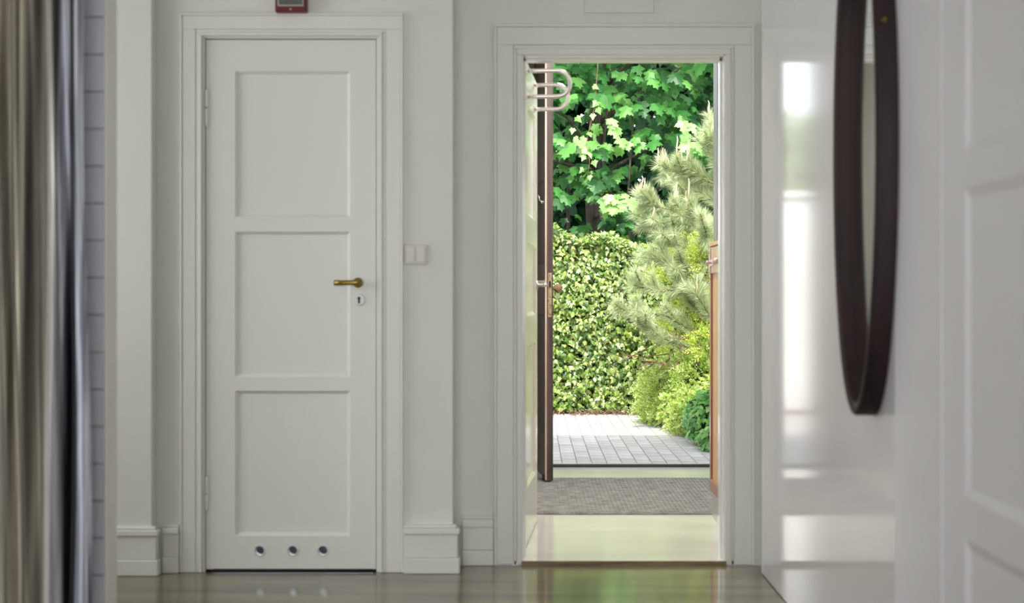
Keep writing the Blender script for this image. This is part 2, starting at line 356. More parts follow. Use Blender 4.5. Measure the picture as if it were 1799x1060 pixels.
# casings
def casing(name, x0, x1, zt, xi0, xi1, zi, yface, steps, label):
    """steps: (inset fraction from the outer edge, proud) boards of a U-shaped casing"""
    m = MB()
    for (f0, f1, d) in steps:
        a0, a1 = x0 + (xi0-x0)*f0, x0 + (xi0-x0)*f1
        b0, b1 = x1 + (xi1-x1)*f0, x1 + (xi1-x1)*f1
        t0, t1 = zt + (zi-zt)*f0, zt + (zi-zt)*f1
        m.box(a0, a1, yface-d, yface, 0, t1); m.box(b1, b0, yface-d, yface, 0, t1); m.box(a0, b0, yface-d, yface, t1, t0)
    return st(m.build(name, M_trim, bevel=.003), label, 'casing')
casing('trim_2', CX0, CX1, PZ(22, YA-.02), D1X0-.003, D1X1+.003, D1Z1+.003, YA,
       ((0, .10, .016), (.10, .66, .012), (.66, .80, .009), (.80, .93, .016), (.93, 1.0, .008)), 'white moulded casing around the closed panelled door')
casing('trim_3', DCX0, DCX1, PZ(43, YB), DX0, DX1, DZ1, YB,
       ((0, .10, .020), (.10, .68, .014), (.68, .80, .010), (.80, 1.0, .017)), 'wide white moulded casing around the open doorway')
m = MB(); d = .012
m.box(DX0-.01, DX0+.004, YB-.005, YB+.13, VZ, DZ1); m.box(DX1-.004, DX1+.01, YB-.005, YB+.13, VZ, DZ1); m.box(DX0-.01, DX1+.01, YB-.005, YB+.13, DZ1-.004, DZ1+.01)
m.box(DX0, DX0+.012, YB+.06, YB+.12, VZ, DZ1); m.box(DX1-.012, DX1, YB+.06, YB+.12, VZ, DZ1); m.box(DX0, DX1, YB+.06, YB+.12, DZ1-.014, DZ1)
st(m.build('trim_4', M_white), 'white enamelled jamb lining inside the open doorway', 'jamb')
st(MB().box(DX0-.004, DX1+.004, 6.075, 6.09, 0, VZ+.001).build('trim_5', M_nosing), 'thin brown wooden nosing at the edge of the vestibule floor', 'threshold')
st(MB().box(OX0, OX1, YO0+.015, YO0+.07, VZ-.001, VZ+.016).build('trim_6', M_dkmetal, bevel=.004), 'dark metal sill of the outer doorway above the paving', 'sill')
m = MB(); m.box(OX0, OX0+.03, YO0+.05, YO1, VZ, OZ1); m.box(OX1-.03, OX1, YO0+.05, YO1, VZ, OZ1); m.box(OX0, OX1, YO0+.05, YO1, OZ1-.03, OZ1)
st(m.build('trim_7', M_brown), 'dark brown frame of the outer doorway', 'frame')
# strips of trim in the corner beside the doorway
st(MB().box(XR-.002, XR+.03, 5.865, 5.885, .004, CEIL).build('trim_8', M_trim, bevel=.004), 'slim white edge strip closing the glossy right wall', 'trim')

# ------------------------------------------------------------------ panelled doors
def ring_recess(m, x0, x1, z0, z1, yf, w, d):
    """sloped bevel from the frame face (yf) down into the panel"""
    o = [(x0,yf,z0),(x1,yf,z0),(x1,yf,z1),(x0,yf,z1)]; i = [(x0+w,yf+d,z0+w),(x1-w,yf+d,z0+w),(x1-w,yf+d,z1-w),(x0+w,yf+d,z1-w)]
    m.add(o+i, [(0,1,5,4),(1,2,6,5),(2,3,7,6),(3,0,4,7)])

def holed_rail(m, x0, x1, y0, y1, z0, z1, holes, r):
    """a rail with round through-holes; the holes are at (x, z)"""
    hs_ = r*1.6; n = 32
    xs = [x0]
    for (hx, hz) in holes: xs += [hx-hs_, hx+hs_]
    xs.append(x1)
    for i in range(0, len(xs), 2): m.box(xs[i], xs[i+1], y0, y1, z0, z1)
    for (hx, hz) in holes:
        m.box(hx-hs_, hx+hs_, y0, y1, z0, hz-hs_); m.box(hx-hs_, hx+hs_, y0, y1, hz+hs_, z1)
        vs = []
        for y in (y0, y1):
            for k in range(n):
                a = 2*math.pi*k/n; c, s_ = math.cos(a), math.sin(a); q = hs_/max(abs(c), abs(s_))
                vs.append((hx+c*r, y, hz+s_*r)); vs.append((hx+c*q, y, hz+s_*q))
        fs = []
        for k in range(n):
            l = (k+1) % n
            fs.append((2*k, 2*k+1, 2*l+1, 2*l)); fs.append((2*n+2*k, 2*n+2*l, 2*n+2*l+1, 2*n+2*k+1)); fs.append((2*k, 2*l, 2*n+2*l, 2*n+2*k))
        m.add(vs, fs)

def panel_door(root, Wd, H, T, panels, material, pmat=None, bev=.014, dep=.012, holes=None, hr=.02):
    """local: x across, z up, front face y=0 looking to -y. panels: (x0,x1,z0,z1)"""
    m = MB(); ps = sorted(panels, key=lambda p: p[2]); x0 = ps[0][0]; x1 = ps[0][1]
    m.box(0, x0, 0, T, 0, H); m.box(x1, Wd, 0, T, 0, H)
    zs = [0] + [z for p in ps for z in (p[2], p[3])] + [H]
    for i in range(0, len(zs), 2):
        if i == 0 and holes: holed_rail(m, x0, x1, 0, T, zs[0], zs[1], holes, hr)
        else: m.box(x0, x1, 0, T, zs[i], zs[i+1])
    for p in ps:
        ring_recess(m, *p, 0, bev, dep)
    leaf = m.build('leaf', material, root, local=True)
    for p in ps:
        MB().box(p[0]+bev*.5, p[1]-bev*.5, dep, T-.004, p[2]+bev*.5, p[3]-bev*.5).build('panel', pmat or material, root, local=True)
    return leaf

# door_1: closed door with three panels and vent holes
yl = YA + .004
d1 = st(empty('door_1', (D1X0+.004, yl, 0)), 'closed white three-panel door with brass lever and three vent holes', 'door')
dw = D1X1 - D1X0 - .008; z0 = D1Z0; H1 = D1Z1 - .004
def lx(px): return PX(px, yl) - d1.location.x
def lz(py): return PZ(py, yl)
m_off = z0
pan = [(lx(413), lx(615), lz(382)-m_off, lz(125)-m_off), (lx(413), lx(615), lz(663)-m_off, lz(407)-m_off), (lx(413), lx(615), lz(942)-m_off, lz(687)-m_off)]
d1.location.z = z0; WL[d1] = Vector(d1.location)
holes = [(lx(px), lz(968)-m_off) for px in (456, 514, 567)]
panel_door(d1, dw, H1-z0, .04, pan, M_trim, None, .012, .013, holes, .0205)
for (hx, hz) in holes:
    mm = MB(); n = 28
    mm.tube([(hx+.0205*math.cos(2*math.pi*k/n), -.001, hz+.0205*math.sin(2*math.pi*k/n)) for k in range(n)], .0028, 6, closed=True)
    vs = []; fs = []
    for k in range(n):
        a = 2*math.pi*k/n
        vs += [(hx+.0203*math.cos(a), 0, hz+.0203*math.sin(a)), (hx+.0203*math.cos(a), .04, hz+.0203*math.sin(a))]
    for k in range(n): l = (k+1) % n; fs.append((2*k, 2*l, 2*l+1, 2*k+1))
    mm.add(vs, fs)
    mm.build('vent_ring', M_escut, d1, local=True, smooth=True)
# lever
hx, hz = lx(629), lz(497)-m_off
h = MB(); h.lathe([(.020, 0), (.020, .004), (.013, .008), (.0095, .012), (.0095, .042)], (hx, 0, hz), (0,-1,0))
h.tube([(hx+.014, -.046, hz+.001), (hx, -.048, hz+.001), (hx-.02, -.05, hz), (hx-.05, -.05, hz-.001), (hx-.088, -.048, hz-.001)], [.011, .0125, .010, .0105, .0115], 10)
hd = h.build('lever_handle', M_brass, d1, local=True, smooth=True); tag(hd, 'aged brass lever handle')
kx, kz = lx(631), lz(527)-m_off
e = MB().lathe([(.024, 0), (.024, .003), (.021, .006)], (kx, 0, kz), (0,-1,0), 24).build('escutcheon', M_escut, d1, local=True)
k_ = MB().lathe([(.0062, 0), (.0062, .0068)], (kx, 0, kz+.006), (0,-1,0), 14); k_.add([(kx-.003,-.0068,kz+.004),(kx+.003,-.0068,kz+.004),(kx+.0045,-.0068,kz-.014),(kx-.0045,-.0068,kz-.014)], [(0,1,2,3)])
k_.build('keyhole', M_black, e, local=True)
for (ya, yb) in ((158, 221), (838, 897)):
    za, zb = lz(yb)-m_off, lz(ya)-m_off; zm = (za+zb)/2
    hg = MB(); x = .004
    for (a, b) in ((za, zm-.002), (zm+.002, zb)): hg.lathe([(.005, 0), (.0062, .004), (.0062, b-a-.004), (.005, b-a)], (x, -.004, a), (0,0,1), 12)
    hg.lathe([(.004, 0), (.004, .006), (.001, .01)], (x, -.004, zb), (0,0,1), 10); hg.lathe([(.004, 0), (.004, .006), (.001, .01)], (x, -.004, za), (0,0,-1), 10)
    hg.build('hinge', M_trim, d1, local=True, smooth=True)

m = MB(); m.box(D1X0-.02, D1X0+.02, yl+.041, YA+.13, 0, D1Z1+.02); m.box(D1X1-.02, D1X1+.02, yl+.041, YA+.13, 0, D1Z1+.02); m.box(D1X0-.02, D1X1+.02, yl+.041, YA+.13, D1Z1-.03, D1Z1+.02)
m.box(D1X0-.019, D1X0+.001, YA, yl+.041, 0, D1Z1+.02); m.box(D1X1-.001, D1X1+.019, YA, yl+.041, 0, D1Z1+.02); m.box(D1X0, D1X1, YA, yl+.041, D1Z1, D1Z1+.019)
st(m.build('trim_11', M_trim), 'white rebated stop of the closed door frame', 'frame')
# small washroom behind door_1
m = MB(); bx0, bx1, by0, by1 = -1.9, xc-.03, YA+.13, 8.0
m.box(bx0-.05, bx0, by0, by1, 0, 2.5); m.box(bx1, bx1+.02, by0+.18, by1, 0, 2.5); m.box(bx0-.05, bx1+.02, by1, by1+.05, 0, 2.5)
st(m.build('wall_washroom', M_wtile), 'white washroom walls behind the closed door', 'wall')
st(MB().box(bx0-.05, bx1+.02, 6.076, by1+.05, -.1, -.001).build('floor', M_darkfloor_gap), 'dark floor of the washroom behind the closed door', 'floor')
st(MB().box(bx0-.05, bx1+.02, by0-.02, by1+.05, 2.5, 2.55).build('ceiling', M_ceil), 'washroom ceiling behind the closed door', 'ceiling')

st(MB().box(D1X0-.018, D1X1+.018, YA+.006, 6.08, .0002, .003).build('gap_shade_strip', M_darkfloor_gap), 'black strip painted as the shade of the gap under the closed panelled door', 'threshold')  # added black strip standing in for the shade under the door
# door_2: white door standing open into the vestibule
A2, B2 = Vector((-.030, 6.35, 0)), Vector((.024, 7.15, 0)); v2 = B2-A2
d2 = st(empty('door_2', (A2.x, A2.y, VZ+.008), math.atan2(v2.y, v2.x)), 'white panelled inner door swung open into the vestibule', 'door')
L2 = v2.length; H2 = 2.075
panel_door(d2, L2, H2, .04, [(.12, L2-.12, .24, .86), (.12, L2-.12, .98, 1.30), (.12, L2-.12, 1.42, 1.90)], M_white, None, .016, .012)
for (x, reach) in ((.07, .198), (.50, .172)):
    za, zb = 1.935-VZ, 2.045-VZ; r = (zb-za)/2; zc_ = (za+zb)/2; ys = -(reach - r - .011)
    pts = [(x, -.002, zb)] + [(x, ys*f, zb) for f in (.3, .65)] + [(x, ys - r*math.sin(math.pi*k/12), zc_ + r*math.cos(math.pi*k/12)) for k in range(13)] + [(x, ys*f, za) for f in (.65, .3)] + [(x, -.002, za)]
    hk = MB().tube(pts, .0095, 10).build('coat_loop', M_chrome, d2, local=True, smooth=True); tag(hk, 'bent chrome tube coat loop')
    for z in (za, zb): MB().lathe([(.017, 0), (.017, .004), (.011, .008)], (x, 0, z), (0,-1,0), 14).build('rosette', M_chrome, hk, local=True)
h = MB(); h.lathe([(.022, 0), (.022, .005), (.009, .009), (.009, .04)], (L2-.055, 0, 1.12), (0,-1,0), 14)
h.tube([(L2-.05, -.043, 1.12), (L2-.09, -.046, 1.12), (L2-.16, -.044, 1.118)], .0085, 8)
h.build('lever_handle', M_steel, d2, local=True, smooth=True)

# door_3: tall dark outer door, open inwards, its free edge towards the hall
A3, B3 = Vector((.0, 9.44, 0)), Vector((.083, 8.63, 0)); v3 = B3-A3
d3 = st(empty('door_3', (A3.x, A3.y, VZ+.018), math.atan2(v3.y, v3.x)), 'tall dark brown wooden outer door open inwards, lock edge in view', 'door')
L3 = v3.length; T3 = .037; H3 = 2.68
panel_door(d3, L3, H3, T3, [(.12, L3-.12, .25, .95), (.12, L3-.12, 1.25, 1.75), (.12, L3-.12, 1.87, 2.52)], M_brown, None, .016, .010)
MB().box(L3-.004, L3+.001, -.009, .0005, .004, H3-.004).build('edge_strip', M_palewood, d3, local=True)
z3 = lambda py: PZ(py, 8.63)-VZ-.018
lp = MB().box(L3, L3+.0025, .008, .029, z3(557), z3(480)).build('lock_plate', M_oldbrass, d3, local=True, bevel=.001); tag(lp, 'worn brass lock plate')
MB().box(L3+.0015, L3+.0032, .013, .024, z3(505), z3(494)).build('latch_hole', M_black, lp, local=True)
for py in (484, 541, 553): MB().lathe([(.003, 0), (.002, .0012)], (L3+.0025, .0185, z3(py)), (1,0,0), 10).build('screw', M_dkmetal, lp, local=True)
h = MB(); h.lathe([(.018, 0), (.018, .004), (.008, .008), (.008, .046)], (L3-.045, 0, z3(495)), (0,-1,0), 14); h.tube([(L3-.04, -.048, z3(495)), (L3-.08, -.05, z3(495)), (L3-.13, -.048, z3(497))], .009, 8)
h.build('lever_handle', M_chrome, d3, local=True, smooth=True)
MB().lathe([(.010, 0), (.009, .012), (.022, .02), (.028, .034), (.026, .048), (.014, .056), (.003, .058)], (L3-.05, T3, z3(507)), (0,1,0), 18).build('door_knob', M_knobwood, d3, local=True, smooth=True)
zz = z3(350)
hk = MB(); hk.box(L3-.055, L3-.025, -.004, 0, zz-.022, zz+.02)
hk.tube([(L3-.04, -.004, zz), (L3-.04, -.018, zz-.014), (L3-.04, -.035, zz-.004), (L3-.04, -.042, zz+.026)], .004, 8)
hk.tube([(L3-.04, -.004, zz-.01), (L3-.04, -.012, zz-.024), (L3-.04, -.024, zz-.02), (L3-.04, -.028, zz-.004)], .004, 8)
hk.build('hook', M_chrome, d3, local=True, smooth=True)
MB().lathe([(.010, 0), (.012, .01), (.012, .03), (.006, .036)], (L3-.03, -.012, .0), (0,0,1), 10).build('foot_bolt', M_dkmetal, d3, local=True)

# door_4: panelled door in the right wall, near the viewer
d4 = st(empty('door_4', (XR+.001, RY1-.001, .01), -math.pi/2), 'white panelled door set in the glossy right wall past the mirror', 'door')
L4 = RY1-RY0-.004
panel_door(d4, L4, RZ1-.014, .04, [(.17, L4-.17, .12, .57), (.17, L4-.17, .655, 1.30), (.17, L4-.17, 1.375, 1.93)], M_satin, None, .022, .007)
casing_y = ((RY1-.008, RY1+.115), (RY0-.115, RY0+.008))
m = MB()
for (a, b) in casing_y: m.box(XR-.003, XR, a, b, .004, RZ1+.11)
m.box(XR-.003, XR, RY0+.008, RY1-.008, RZ1-.008, RZ1+.11)
st(m.build('trim_9', M_satin, bevel=.001), 'flat thin white casing around the door in the right wall', 'casing')

# ------------------------------------------------------------------ tiled partition on the left
YT = 4.03; xt = PX(186, YT); xe = xt
m = MB(); m.box(-3.3, xt-.006, YT+.008, YT+.10, 0, CEIL)
wt = st(m.build('wall_tiled', M_grout), 'partition wall with stacked pale lilac glazed tiles at the left', 'wall')
st(MB().box(xt-.006, xt+.002, YT-.003, YT+.103, 0, CEIL).build('trim_10', M_trim, bevel=.003), 'white end board of the tiled partition', 'trim')
tp = 65.4*YT/F_PX; tw = .152
tmesh = None; zoff = PZ(292, YT) % tp
row = 0; z = zoff - tp
while z < 2.7:
    for c in range(5):
        x1 = xt - .007 - c*(tw); x0 = x1 - tw + .003
        a, b = max(z+.002, .002), z+tp-.002
        if b - a < tp*.9:
            o = MB().box(x0, x1, YT-.001, YT+.010, a, b).build('tile', M_tile, wt)
        elif tmesh is None:
            o = MB().box(x0, x1, YT-.001, YT+.010, a, b)
            c0 = Vector(((x0+x1)/2, YT+.0045, (a+b)/2)); o.v = [tuple(Vector(v)-c0) for v in o.v]
            o = o.build('tile', M_tile, wt, local=True, bevel=.002); o.location = c0 - WL[wt]; tmesh = o.data
        else:
            o = bpy.data.objects.new('tile', tmesh); COL.objects.link(o); o.parent = wt
            o.location = Vector(((x0+x1)/2, YT+.0045, (a+b)/2)) - WL[wt]
    z += tp; row += 1

# ------------------------------------------------------------------ curtain
YC = 3.86
cu = tag(empty('curtain', (-1.5, YC, 0)), 'dark shiny satin curtain with painted sheen streaks hanging before the tiled partition', 'curtain')
nx, nz_ = 220, 40; x0c, x1c = -2.0, PX(153, YC)
V = []; F = []
for j in range(nz_+1):
    t = j/nz_; zz = .03 + t*2.52
    for i in range(nx+1):
        u = i/nx; ph = 2*math.pi*u*13
        x = x0c + (x1c-x0c)*u + .008*math.sin(3*zz + ph*.31)*(1-t*.5) + (.006*math.sin(zz*2.1+.5) - .010*(1-abs(zz-1.6))*0)*u
        amp = .030*(.75+.25*math.sin(ph*.37+1)); y = YC + amp*math.sin(ph + .5*math.sin(zz*1.3+u*9)) + .010*math.sin(ph*2.3 + zz*1.1)
        V.append((x, y, zz))
for j in range(nz_):
    for i in range(nx):
        a = j*(nx+1)+i; F.append((a, a+1, a+nx+2, a+nx+1))
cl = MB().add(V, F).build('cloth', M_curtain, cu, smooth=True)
MB().tube([(-2.05, YC, 2.58), (-1.10, YC, 2.58)], .012, 10).build('curtain_rod', M_dkmetal, cu, smooth=True)
for k in range(9):
    xk = x0c+.03+k*.1
    MB().tube([(xk, YC+.02*math.cos(a), 2.575+.024*math.sin(a)) for a in [2*math.pi*q/12 for q in range(12)]], .003, 6, closed=True).build('curtain_ring', M_dkmetal, cu)
MB().box(-1.62, -1.59, YC, YT, 2.57, 2.59).build('rod_bracket', M_dkmetal, cu)

# ------------------------------------------------------------------ oval mirror on the right wall
mc = Vector((XR, 3.955, 1.475)); ma, mb_, mt, mw = .270, .702, .056, .032
mir = tag(empty('oval_mirror', (XR, mc.y, mc.z-mb_)), 'tall oval mirror in a thick dark brown wooden frame on the glossy wall', 'mirror')
n = 96; prof = [(0, 0), (0, mt-.006), (.003, mt-.002), (.008, mt), (.022, mt-.001), (mw-.004, mt-.006), (mw, mt-.010), (mw, .006)]
V = []; F = []
for k in range(n):
    a = 2*math.pi*k/n; c, s_ = math.cos(a), math.sin(a)
    nn = Vector((0, c/ma, s_/mb_)).normalized()
    for (ins, d) in prof:
        p = mc + Vector((0, ma*c, mb_*s_)) - nn*ins; V.append((XR - d, p.y, p.z))
q = len(prof)
for k in range(n):
    l = (k+1) % n
    for i in range(q-1): F.append((k*q+i, k*q+i+1, l*q+i+1, l*q+i))
MB().add(V, F).build('frame', M_mframe, mir, smooth=True)
V = [(XR-.015, mc.y, mc.z)]; F = []
for k in range(n):
    a = 2*math.pi*k/n; nn = Vector((0, math.cos(a)/ma, math.sin(a)/mb_)).normalized(); p = mc + Vector((0, ma*math.cos(a), mb_*math.sin(a))) - nn*(mw+.0)
    V.append((XR-.015, p.y, p.z))
for k in range(n): F.append((0, 1+k, 1+(k+1) % n))
MB().add(V, F).build('glass', M_mirror, mir)
zb = PZ(40, 3.75)
MB().lathe([(.007, 0), (.007, .004), (.003, .007)], (XR-.030, mc.y-ma*math.sqrt(max(0, 1-((zb-mc.z)/mb_)**2)), zb), (-.1,-1,0), 12).build('brass_stud', M_brass, mir, smooth=True)

# ------------------------------------------------------------------ small fittings
t = tag(empty('light_switch', (PX(730, YA), YA, PZ(465, YA))), 'off-white double light switch plate beside the closed door', 'light switch')
x0, x1, za, zb = PX(710, YA), PX(751, YA), PZ(465, YA), PZ(430, YA)
MB().box(x0, x1, YA-.009, YA, za, zb).build('plate', M_switch, t, bevel=.003)
xm = (x0+x1)/2
for (a, b) in ((x0+.008, xm-.0015), (xm+.0015, x1-.008)):
    MB().box(a, b, YA-.0135, YA-.008, za+.010, zb-.010).build('rocker', M_switch, t, bevel=.002)
ya = YA-.0
t = tag(empty('alarm_box', (PX(511, ya), ya, PZ(20, ya))), 'small dark red alarm box with grey face above the closed door', 'alarm box')
x0, x1, za = PX(483, ya-.05), PX(538, ya-.05), PZ(21, ya-.05); zb = za+.13
MB().box(x0, x1, ya-.05, ya, za, zb).build('housing', M_red, t, bevel=.005)
MB().box(x0+.010, x1-.010, ya-.0525, ya-.048, za+.022, zb-.02).build('rim', M_alarmrim, t, bevel=.002)
MB().box(x0+.015, x1-.015, ya-.0545, ya-.05, za+.028, zb-.026).build('face', M_alarmface, t, bevel=.001)
MB().lathe([(.004, 0), (.004, .002), (.002, .003)], ((x0+x1)/2, ya-.05, za+.011), (0,-1,0), 12).build('screw', M_alarmrim, t)
t = tag(empty('access_panel', (PX(1087, YB), YB, PZ(26, YB))), 'flush white access hatch in the wall above the open doorway', 'access panel')
x0, x1, za = PX(1023, YB), PX(1152, YB), PZ(27, YB); zb = za+.38
m = MB()
for bx_ in ((x0, x1, za, za+.006), (x0, x1, zb-.006, zb), (x0, x0+.006, za+.006, zb-.006), (x1-.006, x1, za+.006, zb-.006)): m.box(bx_[0], bx_[1], YB-.006, YB, bx_[2], bx_[3])
m.build('frame', M_trim, t)
MB().box(x0+.009, x1-.009, YB-.006, YB, za+.009, zb-.009).build('hatch', M_wall, t, bevel=.001)

# ------------------------------------------------------------------ vestibule: mat and cabinet
t = tag(empty('door_mat', (.55, 8.1, VZ)), 'worn grey ribbed entrance mat covering the vestibule floor', 'mat')
MB().box(-.12, 1.20, 7.39, 8.86, VZ, VZ+.008).build('pile', M_mat, t, bevel=.003)
m = MB()
for k in range(58): x = -.105 + k*.0225; m.box(x, x+.015, 7.41, 8.84, VZ+.008, VZ+.0105)
m.build('rib', M_mat, t)['kind'] = 'stuff'

XCB = .865; cy0, cy1 = 6.45, 7.33; cz0, cz1 = .145, 1.352
cb = tag(empty('wooden_cabinet', (XCB+.17, (cy0+cy1)/2, VZ)), 'waist-high honey brown wooden cabinet against the vestibule wall', 'cabinet')
MB().box(XCB+.022, 1.225, cy0, cy1, cz0, cz1-.02).build('body', M_honey, cb)
MB().box(XCB+.012, 1.225, cy0+.02, cy1-.004, VZ, cz0).build('plinth', M_greyplinth, cb, bevel=.002)
MB().box(XCB-.004, 1.228, cy0-.008, cy1+.006, cz1-.02, cz1).build('top_board', M_honey, cb, bevel=.003)
ym = (cy0+cy1)/2
for (a, b) in ((cy0+.002, ym-.002), (ym+.002, cy1-.002)):
    m = MB(); wd = .045
    m.box(XCB, XCB+.021, a, a+wd, cz0+.003, cz1-.024); m.box(XCB, XCB+.021, b-wd, b, cz0+.003, cz1-.024)
    m.box(XCB, XCB+.021, a+wd, b-wd, cz0+.003, cz0+.06); m.box(XCB, XCB+.021, a+wd, b-wd, cz1-.15, cz1-.024)
    dr = m.build('door', M_redwood, cb, bevel=.002)
    MB().box(XCB+.009, XCB+.02, a+wd-.004, b-wd+.004, cz0+.055, cz1-.145).build('panel', M_honey, dr)
    kn = MB().lathe([(.006, 0), (.006, .012), (.013, .018), (.014, .026), (.006, .031)], (XCB, a+wd*.5 if a > ym-.01 else b-wd*.5, cz1-.10), (-1,0,0), 14).build('knob', M_latch, dr, smooth=True)
lt = MB(); lt.box(XCB-.004, XCB, cy1-.046, cy1-.006, cz1-.17, cz1-.03); lt.box(XCB-.004, XCB, cy1-.16, cy1-.046, cz1-.115, cz1-.085)
lt = lt.build('latch', M_latch, cb, bevel=.001); tag(lt, 'worn pinkish metal latch')
MB().lathe([(.005, 0), (.005, .014), (.010, .018), (.010, .024), (.004, .028)], (XCB-.004, cy1-.12, cz1-.10), (-1,0,0), 12).build('latch_knob', M_latch, lt, smooth=True)
for zz in (cz1-.05, cz1-.15): MB().lathe([(.005, 0), (.003, .002)], (XCB-.004, cy1-.026, zz), (-1,0,0), 10).build('screw', M_dkmetal, lt)

# ------------------------------------------------------------------ added, unseen ceiling lamps (each with its own light)
def added_ceiling_lamp(x, y, z, r, power, label, col=(1, .97, .92)):
    t = tag(empty('added_ceiling_lamp', (x, y, z-.09)), label, 'lamp', 'added round ceiling lamps')
    MB().lathe([(r*1.04, 0), (r*1.04, .03)], (x, y, z-.03), (0,0,1), 32).build('lamp_base', M_white, t)
    MB().lathe([(.01, 0), (r*.6, .006), (r*.9, .02), (r, .045)], (x, y, z-.075), (0,0,1), 32).build('lamp_shade', M_lampd, t, smooth=True)
    l = bpy.data.lights.new('lamp_light', 'AREA'); l.shape = 'DISK'; l.size = r*2; l.energy = power; l.color = col
    o = bpy.data.objects.new('lamp_light', l); COL.objects.link(o); o.parent = t; o.location = (0, 0, .005)
added_ceiling_lamp(-1.0, 7.1, 2.5, .22, LAMP_POWER['washroom'], 'added round white ceiling lamp inside the washroom, unseen', (.9, .95, 1))
added_ceiling_lamp(.4, 7.6, 2.9, .2, LAMP_POWER['vestibule'], 'added round white ceiling lamp over the vestibule mat, unseen')

# ------------------------------------------------------------------ garden: ground and paving
st(MB().box(-14, 14, YO1, 45, -.3, GZ-.03).build('ground', M_soil), 'dark garden soil around the paved path', 'ground')
path = st(MB().box(-6.0, 1.65, YO1, 14.95, GZ-.029, GZ-.006).build('path', M_sand), 'paved garden path of narrow grey concrete pavers', 'path')
pw, pl = .104, .208; pmesh = None; rest = MB(); cnt = 0
cols = range(-57, 16)
for c in cols:
    x = c*pw
    for r in range(-1, 26):
        y = YO1 + .104*(c % 2) + r*pl
        y0_, y1_ = max(y, YO1+.004), min(y+pl, 14.94)
        if y1_ - y0_ < .05 or x+pw > 1.64: continue
        full = y1_-y0_ > pl-.001
        if full and 1 <= c <= 13 and y < 14.4 and cnt < 300:
            cen = Vector((x+pw/2, y+pl/2, GZ-.015 + rng.uniform(-.0015, .0015)))
            if pmesh is None:
                o = MB().box(-pw/2+.0028, pw/2-.0028, -pl/2+.0028, pl/2-.0028, -.012, .015).build('paver', M_paver, path, local=True, bevel=.003, seg=1); pmesh = o.data
            else:
                o = bpy.data.objects.new('paver', pmesh); COL.objects.link(o); o.parent = path
            o.location = cen - WL[path]; o.rotation_euler = (rng.gauss(0, .006), rng.gauss(0, .008), rng.gauss(0, .006)); cnt += 1
        else:
            dz = rng.uniform(-.0015, .0015)
            rest.box(x+.0028, x+pw-.0028, y0_+.0028, y1_-.0028, GZ-.02, GZ+dz)
ro = rest.build('pavers_beyond', M_paver, path); ro['kind'] = 'stuff'

# ------------------------------------------------------------------ foliage tools
def leaf_template(R, centre, fold=.22, droop=.18):
    pts = [(x, y) for (x, y) in R] + [(-x, y) for (x, y) in R[-2:0:-1]]
    pts = [centre] + pts
    V = np.array([(x, y, -fold*abs(x) - droop*y*y) for (x, y) in pts]); n = len(pts)-1
    T = np.array([(0, 1+k, 1+(k+1) % n) for k in range(n)])
    return V, T
MAPLE = leaf_template([(0,.04),(.13,-.05),(.40,-.04),(.33,.08),(.47,.14),(.64,.40),(.45,.40),(.40,.50),(.25,.46),(.22,.66),(.30,.73),(.10,.80),(0,1.0)], (0,.30))
MAPLE_S = leaf_template([(0,0),(.40,-.04),(.36,.12),(.64,.42),(.28,.46),(.20,.74),(0,1.0)], (0,.30))
IVY = leaf_template([(0,.06),(.22,-.10),(.34,.10),(.52,.22),(.30,.42),(0,1.0)], (0,.28), .3, .15)
OVAL = leaf_template([(0,0),(.22,.25),(.26,.5),(.16,.8),(0,1.0)], (0,.45), .35, .25)

def norm(a): return a/np.maximum(np.linalg.norm(a, axis=1, keepdims=True), 1e-9)
def leaf_frames(t, n):
    t = norm(t); n = n - t*np.sum(n*t, axis=1, keepdims=True); n = norm(n); b = np.cross(t, n); return b, t, n
def leaf_cloud(tpl, p, t, n, s):
    """p,t,n (N,3), s (N,) -> verts, tris"""
    V, T = tpl; b, t, n = leaf_frames(t, n)
    W_ = p[:, None, :] + s[:, None, None]*(V[None, :, 0:1]*b[:, None, :] + V[None, :, 1:2]*t[:, None, :] + V[None, :, 2:3]*n[:, None, :])
    TT = T[None] + (np.arange(len(p))*len(V))[:, None, None]
    return W_.reshape(-1, 3), TT.reshape(-1, 3)
def leaf_objects(name, tpl, p, t, n, s, material, parent):
    V, T = tpl; b, t, n = leaf_frames(t, n)
    me = bpy.data.meshes.new(name); me.from_pydata([tuple(v) for v in V], [], [tuple(int(i) for i in f) for f in T]); me.materials.append(material)
    for i in range(len(p)):
        o = bpy.data.objects.new(name, me); COL.objects.link(o); o.parent = parent
        M = Matrix(((b[i,0]*s[i], t[i,0]*s[i], n[i,0]*s[i], p[i,0]-WL[parent].x), (b[i,1]*s[i], t[i,1]*s[i], n[i,1]*s[i], p[i,1]-WL[parent].y), (b[i,2]*s[i], t[i,2]*s[i], n[i,2]*s[i], p[i,2]-WL[parent].z), (0,0,0,1)))
        o.matrix_local = M
def px_of(p): return VX + F_PX*p[:,0]/p[:,1], VY - F_PX*(p[:,2]-CAM_H)/p[:,1]
def wobble(x, z, k=0.0):
    return .5*np.sin(2.1*x+1.3*z+k) + .3*np.sin(5.3*x-3.1*z+1.7+k) + .3*np.sin(3.7*z+7.7*x+.4*k) + .2*np.sin(11*x+9*z+k)

